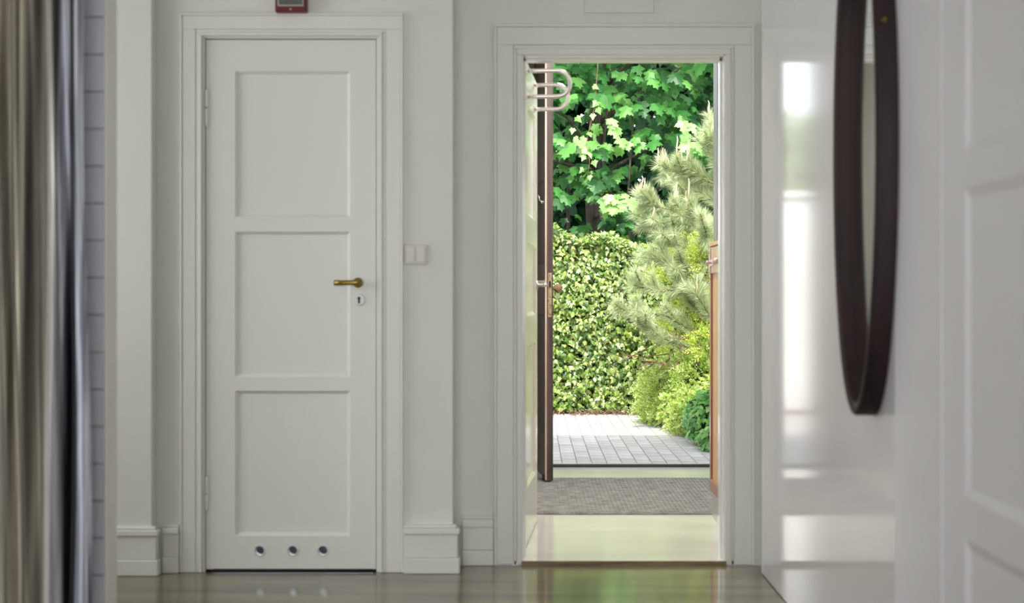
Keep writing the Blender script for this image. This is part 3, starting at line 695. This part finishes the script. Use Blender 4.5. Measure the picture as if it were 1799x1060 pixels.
# ------------------------------------------------------------------ ivy hedge
hedge = tag(empty('ivy_hedge', (.8, 15.1, GZ-.03)), 'dense ivy-covered garden hedge at the far end of the paved path', 'hedge')
def hedge_top(x): return 1.62 + .05*np.sin(3*x) + .12*np.exp(-((x-.15)/.22)**2) + .03*np.sin(9*x+1)
def hedge_front(x, z): return 14.98 - .07*wobble(x, z) - .16*np.clip(1-z/.5, 0, 1)*.6 + .10*np.clip((z-1.3)/.4, 0, 1)
hx_ = np.linspace(-.42, 3.4, 70); V = []; F = []
for i, x in enumerate(hx_):
    zt = float(hedge_top(x))-.05
    for j in range(13):
        z = GZ-.03 + (zt-GZ)*j/12; V.append((x, float(hedge_front(x, z))+.09, z))
    V.append((x, 15.9, zt)); V.append((x, 15.9, GZ-.03))
for i in range(len(hx_)-1):
    for j in range(14): a = i*15+j; F.append((a, a+15, a+16, a+1))
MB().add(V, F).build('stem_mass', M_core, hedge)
N = 24000
x = nr.uniform(-.45, 3.3, N); u = nr.uniform(0, 1, N); zt = hedge_top(x); z = GZ+.04 + u*(zt-GZ-.02)
y = hedge_front(x, z) + nr.uniform(-.07, .09, N) + .05*np.sin(37*x+3*np.sin(9*z))*np.sin(31*z+2*np.sin(11*x)); p1 = np.stack([x, y, z], 1)
t1 = np.stack([nr.normal(0, .5, N), nr.normal(-.35, .3, N), nr.normal(-.8, .35, N)], 1)
n1 = np.stack([nr.normal(0, .6, N), nr.normal(-.75, .35, N), nr.normal(.4, .5, N)], 1); s1 = nr.uniform(.030, .060, N)
N2 = 5000
x = nr.uniform(-.45, 3.3, N2); y = nr.uniform(14.95, 15.8, N2); z = hedge_top(x) + nr.uniform(-.07, .06, N2)
p2 = np.stack([x, y, z], 1); t2_ = np.stack([nr.normal(0, .6, N2), nr.normal(-.6, .4, N2), nr.normal(-.1, .5, N2)], 1)
n2 = np.stack([nr.normal(0, .4, N2), nr.normal(-.4, .3, N2), nr.normal(.8, .25, N2)], 1); s2 = nr.uniform(.035, .065, N2)
p_ = np.concatenate([p1, p2]); t_ = np.concatenate([t1, t2_]); n_ = np.concatenate([n1, n2]); s_ = np.concatenate([s1, s2])
px_, py_ = px_of(p_); vis = (px_ > 972) & (px_ < 1150) & (py_ > 395) & (py_ < 730) & (p_[:,1] < hedge_front(p_[:,0], p_[:,2]) - .03)
score = np.where(vis, s_, 0); top = np.argsort(-score)[:300]; mask = np.zeros(len(p_), bool); mask[top] = True
leaf_objects('leaf', IVY, p_[mask], t_[mask], n_[mask], s_[mask], M_ivy, hedge)
Vv, Tt = leaf_cloud(IVY, p_[~mask], t_[~mask], n_[~mask], s_[~mask]); o = np_mesh('foliage', Vv, Tt, M_ivy, hedge); o['kind'] = 'stuff'

# dry litter at its foot
m = MB()
for k in range(420):
    x = rng.uniform(-1.5, 1.7); y = rng.uniform(14.62, 14.98) - (.25*rng.random() if rng.random() < .15 else 0); a = rng.uniform(0, 6.28); L = rng.uniform(.04, .16)
    c, s0 = math.cos(a)*L/2, math.sin(a)*L/2; h = rng.uniform(.0, .03)
    m.tube([(x-c, y-s0, GZ+h+.004), (x+rng.gauss(0,.01), y+rng.gauss(0,.01), GZ+h+rng.uniform(.004,.035)), (x+c, y+s0, GZ+.004)], rng.uniform(.002, .0045), 4)
tag(m.build('leaf_litter', M_twig), 'dry brown twigs and litter along the foot of the ivy hedge', 'litter', kind='stuff')

# added for the right wall's reflection: unseen white garden wall, clipped laurel behind
gw = st(MB().box(-8, -.62, 15.15, 15.40, GZ-.03, 2.1).build('added_garden_wall', M_gwall), 'added white rendered garden wall continuing the ivy hedge, for its reflection', 'wall')
MB().box(-8, -.60, 15.10, 15.45, 2.1, 2.16).build('coping', M_gwall, gw, bevel=.01)
lau = tag(empty('added_laurel_hedge', (-4, 16.1, GZ-.03)), 'added clipped green laurel hedge behind the white garden wall, for its reflection', 'hedge')
MB().box(-7.9, -.9, 15.85, 16.4, GZ-.03, 2.85).build('stem_mass', M_core, lau)
N = 9000
x = nr.uniform(-8, -.8, N); z = nr.uniform(1.9, 3.05, N); y = np.where(z > 2.85, nr.uniform(15.7, 16.5, N), 15.78+nr.normal(0, .05, N))
Vv, Tt = leaf_cloud(OVAL, np.stack([x, y, z], 1), np.stack([nr.normal(0,.6,N), nr.normal(-.5,.3,N), nr.normal(.2,.5,N)], 1), np.stack([nr.normal(0,.4,N), nr.normal(-.7,.3,N), nr.normal(.6,.3,N)], 1), nr.uniform(.08,.13,N))
np_mesh('foliage', Vv, Tt, M_ivy, lau)['kind'] = 'stuff'

# ------------------------------------------------------------------ maple
SD = np.array(SUN_DIR)
maple = tag(empty('maple_tree', (PX(1045, 17.2), 17.2, GZ-.03)), 'broad-leaved green maple tree rising behind the ivy hedge', 'tree')
def limb(pts, r0, r1, n=8):
    k = len(pts); return MB().tube(pts, [r0+(r1-r0)*i/(k-1) for i in range(k)], n)
tx = PX(1045, 17.2)
limb([(tx, 17.2, GZ-.05), (tx+.02, 17.2, 1.2), (tx-.03, 17.22, 2.4), (tx+.05, 17.1, 3.8), (tx+.1, 16.8, 5.4), (tx+.15, 16.4, 7.4)], .11, .05, 10).build('trunk', M_bark, maple, smooth=True)
brs = [((1048,330),(1085,290),(1140,262),(1190,240),16.6), ((1046,300),(1020,240),(995,205),(960,190),16.5), ((1050,220),(1100,180),(1160,140),(1230,100),16.8),
       ((1046,380),(1070,372),(1095,360),(1115,352),16.2), ((1052,250),(1068,215),(1075,180),(1080,120),17.0), ((1047,340),(1100,345),(1160,330),(1230,330),16.9),
       ((1054,150),(1020,120),(985,100),(940,60),16.6), ((1054,160),(1130,90),(1200,40),(1300,10),16.6), ((1047,300),(1000,290),(960,280),(930,265),16.8)]
for b in brs:
    Ye = b[4]; q = [P(*b[0], 17.15), P(*b[1], 17.15*.6+Ye*.4), P(*b[2], 17.15*.25+Ye*.75), P(*b[3], Ye)]
    limb(q, .030, .007, 6).build('branch', M_bark, maple, smooth=True)
def clusters(cpos, nl, spread, smin, smax):
    P_, T_, N_, S_ = [], [], [], []
    for c in cpos:
        k = max(3, int(nr.normal(nl, 2)))
        a = nr.uniform(0, 2*np.pi, k); r = spread*np.sqrt(nr.uniform(.02, 1, k))
        dx, dy = np.cos(a)*r, np.sin(a)*r*.7; dz = -.55*r + nr.normal(0, .035, k)
        P_.append(np.stack([c[0]+dx, c[1]+dy, c[2]+dz], 1))
        T_.append(np.stack([np.cos(a)*.55+nr.normal(0,.2,k), np.sin(a)*.4-.25+nr.normal(0,.15,k), -.75+nr.normal(0,.2,k)], 1))
        N_.append(np.stack([np.cos(a)*.35+nr.normal(0,.15,k), -.62+nr.normal(0,.18,k), .62+nr.normal(0,.15,k)], 1))
        S_.append(nr.uniform(smin, smax, k))
    return [np.concatenate(v) for v in (P_, T_, N_, S_)]
cp = []
while len(cp) < 300:
    Y = nr.uniform(15.9, 18.4); px, py = nr.uniform(915, 1440), nr.uniform(-60, 420)
    dark = (972 < px < 1045 and 300 < py < 425) or (1000 < px < 1115 and 375 < py < 430) or (1030 < px < 1110 and 195 < py < 265)
    if dark and nr.random() < .85: continue
    if py > 330 and nr.random() < .55: continue
    cp.append(P(px, py, Y))
for _ in range(110):
    cp.append(Vector((nr.uniform(-.4, 3.6), nr.uniform(16.0, 18.4), nr.uniform(4.6, 7.2))))
p_, t_, n_, s_ = clusters(cp, 9, .26, .10, .185)
# crown added over the hedge, out of view, to shade the lower leaves
SUNLIT = [P(1050, 222, 16.0), P(1085, 240, 16.0), P(1060, 205, 16.05), P(1195, 205, 15.9), P(1225, 225, 15.95), P(1210, 245, 15.9), P(1085, 340, 16.0), P(1110, 350, 15.95), P(1070, 350, 16.0), P(1030, 240, 15.9)]
NC = 2000
c3 = np.stack([nr.uniform(-1.0, 4.2, NC), nr.uniform(12.9, 17.2, NC), nr.uniform(6.0, 8.2, NC)], 1)
keep = np.ones(NC, bool)
for q in SUNLIT:
    d = c3 - np.array(q); along = d @ SD; perp = np.linalg.norm(d - along[:, None]*SD, axis=1); keep &= perp > .30  # gaps shaped so the sun reaches the lighter clusters
c3 = c3[keep]; k3 = len(c3)
t3 = np.stack([nr.normal(0,.6,k3), nr.normal(-.2,.5,k3), nr.normal(-.4,.3,k3)], 1); n3 = np.stack([nr.normal(0,.3,k3), nr.normal(-.4,.3,k3), nr.normal(.8,.2,k3)], 1); s3 = nr.uniform(.14, .22, k3)
px_, py_ = px_of(p_); vis = (px_ > 972) & (px_ < 1268) & (py_ > 100) & (py_ < 425) & (p_[:,1] < 16.9)
score = np.where(vis, s_/p_[:,1]*(1+.5*(p_[:,1] < 16.4)), 0); top = np.argsort(-score)[:230]; mask = np.zeros(len(p_), bool); mask[top] = True
leaf_objects('leaf', MAPLE, p_[mask], t_[mask], n_[mask], s_[mask], M_maple, maple)
pr = np.concatenate([p_[~mask], c3]); trr = np.concatenate([t_[~mask], t3]); nrr = np.concatenate([n_[~mask], n3]); sr = np.concatenate([s_[~mask], s3])
Vv, Tt = leaf_cloud(MAPLE_S, pr, trr, nrr, sr); o = np_mesh('foliage', Vv, Tt, M_maple, maple); o['kind'] = 'stuff'
yp, yt, yn, ys_ = clusters(SUNLIT, 7, .16, .10, .16)
leaf_objects('sunlit_leaf', MAPLE, yp, yt, yn, ys_, M_maplelit_vine, maple)
for q in SUNLIT[:9:3]:
    limb([q+Vector((.02,.02,.02)), q+Vector((.05,.5,-.15)), q+Vector((.1,1.1,-.5))], .006, .012, 5).build('twig', M_bark, maple)

# trailing vine with pale leaves
vine = tag(empty('trailing_vine', tuple(P(1040, 320, 15.6))), 'thin vine with pale yellow-green leaves trailing down before the maple', 'vine')
vp = [P(1046, -60, 15.7), P(1050, 120, 15.6), P(1044, 190, 15.6), P(1030, 250, 15.55), P(1036, 285, 15.55), P(1030, 320, 15.6)]
limb(vp, .005, .003, 5).build('stem', M_twig, vine)
vl = [(1046,178),(1050,190),(1040,200),(1036,232),(1022,262),(1028,274),(1036,268),(1040,282),(1024,296),(1036,308),(1010,205),(1004,225),(1014,240),(1048,150)]
vpp = np.array([tuple(P(a+nr.normal(0,3), b, 15.55)) for (a, b) in vl]); k = len(vl)
leaf_objects('leaf', IVY, vpp, np.stack([nr.normal(0,.5,k), nr.normal(-.3,.2,k), nr.normal(-.8,.2,k)], 1), np.stack([nr.normal(0,.3,k), nr.normal(-.8,.2,k), nr.normal(.4,.2,k)], 1), nr.uniform(.06,.09,k), M_maplelit_vine, vine)

# saplings behind the hedge
for i, (px, Y, r, lab) in enumerate(((1106, 16.6, .022, 'thinnest bare-stemmed sapling just behind the ivy hedge'), (1058, 16.9, .03, 'slim sapling close beside the maple trunk'), (1000, 17.6, .035, 'leafy sapling behind the trailing vine'))):
    t = tag(empty('sapling', (PX(px, Y), Y, GZ-.03)), lab, 'tree', 'saplings behind the hedge')
    x = PX(px, Y); limb([(x, Y, GZ-.05), (x+.01, Y, 1.4), (x-.02, Y+.02, 2.2), (x+.05, Y, 3.2)], r, r*.4, 7).build('trunk', M_bark, t, smooth=True)
    cc = [Vector((x+nr.normal(0,.35), Y+nr.normal(0,.25), nr.uniform(1.75, 2.2) if i < 2 else nr.uniform(2.0, 3.4))) for _ in range(7)]
    a_, b_, c_, d_ = clusters(cc, 7, .2, .09, .15); Vv, Tt = leaf_cloud(MAPLE_S, a_, b_, c_, d_); np_mesh('foliage', Vv, Tt, M_maple, t)['kind'] = 'stuff'

# dark woodland behind
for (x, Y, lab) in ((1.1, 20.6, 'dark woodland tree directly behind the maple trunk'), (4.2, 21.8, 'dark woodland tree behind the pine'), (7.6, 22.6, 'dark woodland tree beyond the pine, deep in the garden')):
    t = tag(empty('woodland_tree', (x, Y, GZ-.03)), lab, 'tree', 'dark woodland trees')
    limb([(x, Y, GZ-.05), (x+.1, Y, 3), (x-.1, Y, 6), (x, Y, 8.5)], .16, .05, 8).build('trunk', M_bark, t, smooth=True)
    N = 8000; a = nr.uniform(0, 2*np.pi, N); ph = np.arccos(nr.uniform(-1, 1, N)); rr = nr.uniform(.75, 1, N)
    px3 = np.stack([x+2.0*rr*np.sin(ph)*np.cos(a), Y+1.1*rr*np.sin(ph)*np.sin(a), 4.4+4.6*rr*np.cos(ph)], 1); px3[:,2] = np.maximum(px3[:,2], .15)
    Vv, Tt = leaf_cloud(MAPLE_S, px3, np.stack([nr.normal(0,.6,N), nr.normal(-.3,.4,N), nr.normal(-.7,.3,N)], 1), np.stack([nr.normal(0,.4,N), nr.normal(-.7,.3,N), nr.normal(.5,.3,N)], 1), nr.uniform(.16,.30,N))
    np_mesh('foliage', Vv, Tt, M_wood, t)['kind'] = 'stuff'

# ------------------------------------------------------------------ pine
def needle_mesh(segs, per_m, lmin, lmax, wid=.0028, ang=(.45, .95)):
    """segs: list of (p, q) shoots; needles spread around them, leaning forward"""
    Vs = []
    for (p, q) in segs:
        p = np.array(p); q = np.array(q); L = np.linalg.norm(q-p); d = (q-p)/max(L, 1e-6); k = int(per_m*L)
        if k < 1: continue
        ref = np.array([0, 0, 1.0]) if abs(d[2]) < .9 else np.array([1.0, 0, 0]); u = np.cross(d, ref); u /= np.linalg.norm(u); v = np.cross(d, u)
        a = nr.uniform(0, 2*np.pi, k); th = nr.uniform(ang[0], ang[1], k); f = nr.uniform(0, 1, k)
        rad = np.cos(a)[:, None]*u + np.sin(a)[:, None]*v
        dr = np.cos(th)[:, None]*d + np.sin(th)[:, None]*rad; dr[:, 2] -= .06; dr = norm(dr)
        b = p + f[:, None]*(q-p); ln = nr.uniform(lmin, lmax, k)
        wv = norm(np.cross(dr, nr.normal(0, 1, (k, 3))))*wid
        Vs.append(np.stack([b-wv*.5, b+wv*.5, b+dr*ln[:, None]*.6+wv*.4, b+dr*ln[:, None]], 1))
    V = np.concatenate(Vs); k = len(V); base = (np.arange(k)*4)[:, None]
    T = np.concatenate([base+np.array([[0,1,2]]), base+np.array([[0,2,3]])], 0)
    return V.reshape(-1, 3), T
pine = tag(empty('pine_tree', (2.15, 13.1, GZ-.03)), 'silvery long-needled pine with pale upright candles beside the path', 'tree')
limb([(2.15, 13.1, GZ-.05), (2.1, 13.1, .8), (2.05, 13.1, 1.6), (1.95, 13.1, 2.3), (1.9, 13.05, 2.9)], .06, .02, 8).build('trunk', M_bark, pine, smooth=True)
PB = [  # image-space guide points and depths of the shoots; roots at the trunk
    [(1340,365),(1262,325),(1215,308),(1172,296),13.0], [(1340,360),(1290,330),(1262,290),(1252,248),12.9], [(1340,420),(1240,390),(1185,370),(1142,362),12.8],
    [(1340,430),(1250,400),(1190,395),(1150,392),12.9], [(1340,520),(1270,470),(1215,440),(1175,425),12.9], [(1340,560),(1260,540),(1190,512),(1120,505),12.7],
    [(1340,560),(1250,500),(1190,470),(1150,455),12.8], [(1340,620),(1216,614),(1150,590),(1122,566),12.6], [(1340,600),(1230,590),(1170,555),(1090,545),12.6],
    [(1340,470),(1270,440),(1240,400),(1210,350),13.1], [(1340,400),(1280,370),(1240,345),(1195,330),13.1], [(1340,560),(1240,560),(1210,530),(1182,470),12.8],
    [(1340,330),(1300,300),(1275,270),(1262,235),13.1], [(1340,500),(1290,480),(1255,440),(1240,410),12.7], [(1340,620),(1290,600),(1250,560),(1225,520),12.7],
    [(1340,330),(1330,280),(1325,230),(1322,180),13.1], [(1400,420),(1440,400),(1500,380),(1540,360),13.1], [(1400,520),(1450,500),(1520,480),(1560,470),12.9]]
segs = []; candles = []
for bi, b in enumerate(PB):
    Y = b[4]; q = [P(*b[i], 13.1*(1-i/3)+Y*i/3) for i in range(4)]
    limb(q, .016, .005, 6).build('branch', M_twig, pine, smooth=True)
    for i in (1, 2):
        segs.append((q[i], q[i+1])); 
        for s_i in range(6):
            f = nr.uniform(.1, .95); st_ = q[i].lerp(q[i+1], f); dv = (q[i+1]-q[i]).normalized()
            e_ = st_ + dv*nr.uniform(.06,.16) + Vector((nr.normal(0,.05), nr.normal(0,.09), nr.uniform(-.04,.14)))
            segs.append((st_, e_))
            limb([st_, st_.lerp(e_, .5)+Vector((0,0,-.008)), e_], .005, .003, 4).build('twig', M_twig, pine)
            if bi in (0,1,2,3,9,10,12,15) and nr.random() < .55: candles.append(e_)
    tip = q[3]; candles_here = 3 if bi in (0,1,2,3,9,10,12) else 1
    for _ in range(candles_here): candles.append(tip + Vector((nr.normal(0,.022), nr.normal(0,.02), nr.normal(0,.008))))
    for _ in range(3):
        e_ = tip + (q[3]-q[2]).normalized()*nr.uniform(.03,.10) + Vector((nr.normal(0,.05), nr.normal(0,.05), nr.normal(0,.05))); segs.append((tip, e_))
Vv, Tt = needle_mesh(segs, 1500, .06, .12, .0034); o = np_mesh('needles', Vv, Tt, M_needle, pine); o['kind'] = 'stuff'
for c in candles:
    h = nr.uniform(.08, .19); d = Vector((nr.normal(0,.06), nr.normal(0,.05), 1)).normalized()
    MB().tube([c, c+d*h*.4, c+d*h*.8+Vector((nr.normal(0,.006),0,0)), c+d*h], [.006, .008, .006, .0025], 6).build('candle', M_candle, pine, smooth=True)

# ------------------------------------------------------------------ feathery shrubs
def sprays(centres, outs, lens, k=9):
    """flat feathery sprays: a stem line with short slips on both sides, one leaf cloud"""
    P_, T_, N_, S_ = [], [], [], []
    for c, o, L in zip(centres, outs, lens):
        o = o/np.linalg.norm(o); r = nr.normal(0, 1, 3); sd = np.cross(o, r); sd /= np.linalg.norm(sd); nn = np.cross(sd, o)
        f = np.linspace(.05, 1, k); sg = np.where(np.arange(k) % 2 == 0, 1, -1)
        pp = c + f[:, None]*o*L - (f**2)[:, None]*np.array([0, 0, .18*L]); P_.append(pp)
        T_.append(o*.75 + sg[:, None]*sd*.75 + nr.normal(0, .15, (k, 3))); N_.append(np.tile(nn, (k, 1)) + nr.normal(0, .2, (k, 3))); S_.append(L*(.42-.18*f)*nr.uniform(.8, 1.2, k))
    return [np.concatenate(v) for v in (P_, T_, N_, S_)]
SLIP = (np.array([(0,0,0),(.17,.45,-.04),(0,1,-.10),(-.17,.45,-.04)], float), np.array([(0,1,2),(0,2,3)]))
def blob_shrub(name, label, blobs, n, L, material, stem_pts, seed_k=9, lift=.5):
    base = stem_pts[0][0]; t = tag(empty(name, tuple(base)), label, 'shrub')
    vol = np.array([b[3]*b[4]*b[5] for b in blobs])**.66; ns = (n*vol/vol.sum()).astype(int)
    C, O, Ls = [], [], []
    for b, k in zip(blobs, ns):
        a = nr.uniform(0, 2*np.pi, k); ph = np.arccos(nr.uniform(-.75, 1, k)); u = np.stack([np.sin(ph)*np.cos(a), np.sin(ph)*np.sin(a), np.cos(ph)], 1)
        rr = nr.uniform(.70, 1.0, k)[:, None]; c = np.array(b[:3]) + u*rr*np.array(b[3:6]); c[:, 2] = np.maximum(c[:, 2], GZ+.01)
        C.append(c); O.append(u*np.array([1,1,.8]) + np.array([0,0,lift]) + nr.normal(0, .3, (k, 3))); Ls.append(nr.uniform(.7, 1.3, k)*L)
    a_, b_, c_, d_ = sprays(np.concatenate(C), np.concatenate(O), np.concatenate(Ls), seed_k)
    Vv, Tt = leaf_cloud(SLIP, a_, b_, c_, d_); np_mesh('foliage', Vv, Tt, material, t)['kind'] = 'stuff'
    for sp in stem_pts: limb(sp, .018, .006, 5).build('stem', M_twig, t, smooth=True)
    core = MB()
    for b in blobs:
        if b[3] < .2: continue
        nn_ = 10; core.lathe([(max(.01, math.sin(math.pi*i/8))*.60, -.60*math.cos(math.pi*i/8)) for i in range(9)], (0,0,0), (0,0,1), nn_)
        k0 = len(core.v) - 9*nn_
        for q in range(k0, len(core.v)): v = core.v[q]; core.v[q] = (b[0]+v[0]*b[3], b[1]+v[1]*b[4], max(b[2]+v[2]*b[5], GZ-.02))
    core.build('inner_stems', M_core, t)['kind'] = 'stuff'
    return t
blob_shrub('golden_conifer', 'feathery yellow-green conifer growing behind the pine', [(1.75,14.2,1.35,.42,.35,.42), (1.45,14.25,1.30,.35,.3,.25), (2.2,14.2,1.2,.5,.4,.7), (1.95,14.1,.7,.5,.35,.7), (1.55,14.35,.75,.35,.25,.5), (1.52,12.85,1.42,.15,.14,.20), (1.49,12.7,.70,.13,.12,.15)],
           5200, .095, M_gold, [[Vector((1.85,14.2,GZ-.03)), Vector((1.8,14.2,.6)), Vector((1.7,14.2,1.3))], [Vector((1.9,14.2,.1)), Vector((2.1,14.2,.8)), Vector((2.2,14.2,1.5))], [Vector((1.85,14.2,.5)), Vector((1.7,13.6,.9)), Vector((1.52,12.85,1.4))], [Vector((1.85,14.2,.2)), Vector((1.7,13.5,.5)), Vector((1.49,12.7,.7))]])
blob_shrub('spreading_juniper', 'low bright green juniper spreading over the path edge', [(1.30,13.35,.28,.34,.36,.30), (1.55,13.0,.36,.36,.36,.34), (1.85,12.9,.35,.4,.4,.4), (1.22,13.75,.12,.26,.3,.24), (1.40,12.6,.10,.24,.3,.22), (2.2,13.2,.3,.4,.5,.4)],
           8000, .080, M_juniper, lift=.25, stem_pts=[[Vector((1.6,13.2,GZ-.03)), Vector((1.5,13.1,.2)), Vector((1.35,13.2,.4))], [Vector((1.65,13.2,GZ)), Vector((1.7,13.0,.3)), Vector((1.85,12.9,.5))]])
# dead brown branches between pine and juniper
t = tag(empty('fallen_branch', tuple(P(1190, 640, 12.9))), 'tangle of dry brown bare branches under the pine', 'branch')
for k in range(26):
    a = P(rng.uniform(1135, 1235), rng.uniform(596, 640), 12.9+rng.uniform(-.15, .2)); d = Vector((rng.gauss(-.12,.12), rng.gauss(0,.06), rng.gauss(-.02,.06)))
    limb([a, a+d*.5+Vector((0,0,rng.gauss(0,.02))), a+d], rng.uniform(.004, .010), .002, 5).build('stem', M_twig, t)
# dark ivy clump at the right path edge
ic = tag(empty('ivy_clump', (1.5, 11.6, GZ)), 'dark glossy ivy clump at the path edge near the entrance', 'shrub')
blb = [(1.42,11.75,.14,.22,.28,.22), (1.62,11.6,.24,.26,.3,.30), (1.42,11.3,.03,.16,.22,.12), (1.75,11.3,.2,.25,.3,.3), (1.45,12.15,.12,.22,.25,.2)]
ps, ts, ns_, ss = [], [], [], []
for b in blb:
    k = 620; a = nr.uniform(0, 2*np.pi, k); ph = np.arccos(nr.uniform(-.6, 1, k)); u = np.stack([np.sin(ph)*np.cos(a), np.sin(ph)*np.sin(a), np.cos(ph)], 1)
    c = np.array(b[:3]) + u*nr.uniform(.8, 1.05, k)[:, None]*np.array(b[3:6]); c[:, 2] = np.maximum(c[:, 2], GZ+.015); ps.append(c)
    ts.append(u*.4 + np.stack([nr.normal(0,.4,k), nr.normal(-.2,.3,k), nr.normal(-.6,.3,k)], 1)); ns_.append(u + np.array([0,-.3,.5]) + nr.normal(0,.3,(k,3))); ss.append(nr.uniform(.04,.075,k))
p_, t_, n_, s_ = [np.concatenate(v) for v in (ps, ts, ns_, ss)]
px_, py_ = px_of(p_); vis = (px_ < 1248) & (p_[:,1] < 11.9); top = np.argsort(-np.where(vis, s_, 0))[:120]; mask = np.zeros(len(p_), bool); mask[top] = True
leaf_objects('leaf', IVY, p_[mask], t_[mask], n_[mask], s_[mask], M_ivydark, ic)
Vv, Tt = leaf_cloud(IVY, p_[~mask], t_[~mask], n_[~mask], s_[~mask]); np_mesh('foliage', Vv, Tt, M_ivydark, ic)['kind'] = 'stuff'
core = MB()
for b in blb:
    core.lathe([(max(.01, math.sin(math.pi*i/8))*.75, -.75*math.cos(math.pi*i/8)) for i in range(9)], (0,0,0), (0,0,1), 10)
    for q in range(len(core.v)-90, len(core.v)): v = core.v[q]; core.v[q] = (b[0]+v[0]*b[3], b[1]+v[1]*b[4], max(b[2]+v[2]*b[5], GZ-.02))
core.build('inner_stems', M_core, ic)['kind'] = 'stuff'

# leafy ground cover in front of the juniper
gc = tag(empty('leafy_groundcover', (1.4, 12.9, GZ-.03)), 'low yellow-green leafy ground cover spilling onto the path below the juniper', 'shrub')
blb2 = [(1.16,13.95,.06,.14,.22,.16), (1.22,13.45,.08,.16,.22,.20), (1.30,12.95,.10,.18,.22,.22), (1.36,12.45,.08,.16,.2,.18), (1.55,12.45,.22,.2,.2,.22)]
ps, ts, ns_, ss = [], [], [], []
for b in blb2:
    k = 520; a = nr.uniform(0, 2*np.pi, k); ph = np.arccos(nr.uniform(-.6, 1, k)); u = np.stack([np.sin(ph)*np.cos(a), np.sin(ph)*np.sin(a), np.cos(ph)], 1)
    c = np.array(b[:3]) + u*nr.uniform(.75, 1.15, k)[:, None]*np.array(b[3:6]); c[:, 2] = np.maximum(c[:, 2], GZ+.012); ps.append(c)
    ts.append(u*.5 + np.stack([nr.normal(0,.5,k), nr.normal(-.2,.4,k), nr.normal(-.2,.5,k)], 1)); ns_.append(u + np.array([0,-.4,.5]) + nr.normal(0,.4,(k,3))); ss.append(nr.uniform(.035,.07,k))
p_, t_, n_, s_ = [np.concatenate(v) for v in (ps, ts, ns_, ss)]
top = np.argsort(-np.where((p_[:,1] < 13.6) & (n_[:,1] < -.2), s_, 0))[:140]; mask = np.zeros(len(p_), bool); mask[top] = True
leaf_objects('leaf', OVAL, p_[mask], t_[mask], n_[mask], s_[mask], M_juniper, gc)
Vv, Tt = leaf_cloud(OVAL, p_[~mask], t_[~mask], n_[~mask], s_[~mask]); np_mesh('foliage', Vv, Tt, M_juniper, gc)['kind'] = 'stuff'
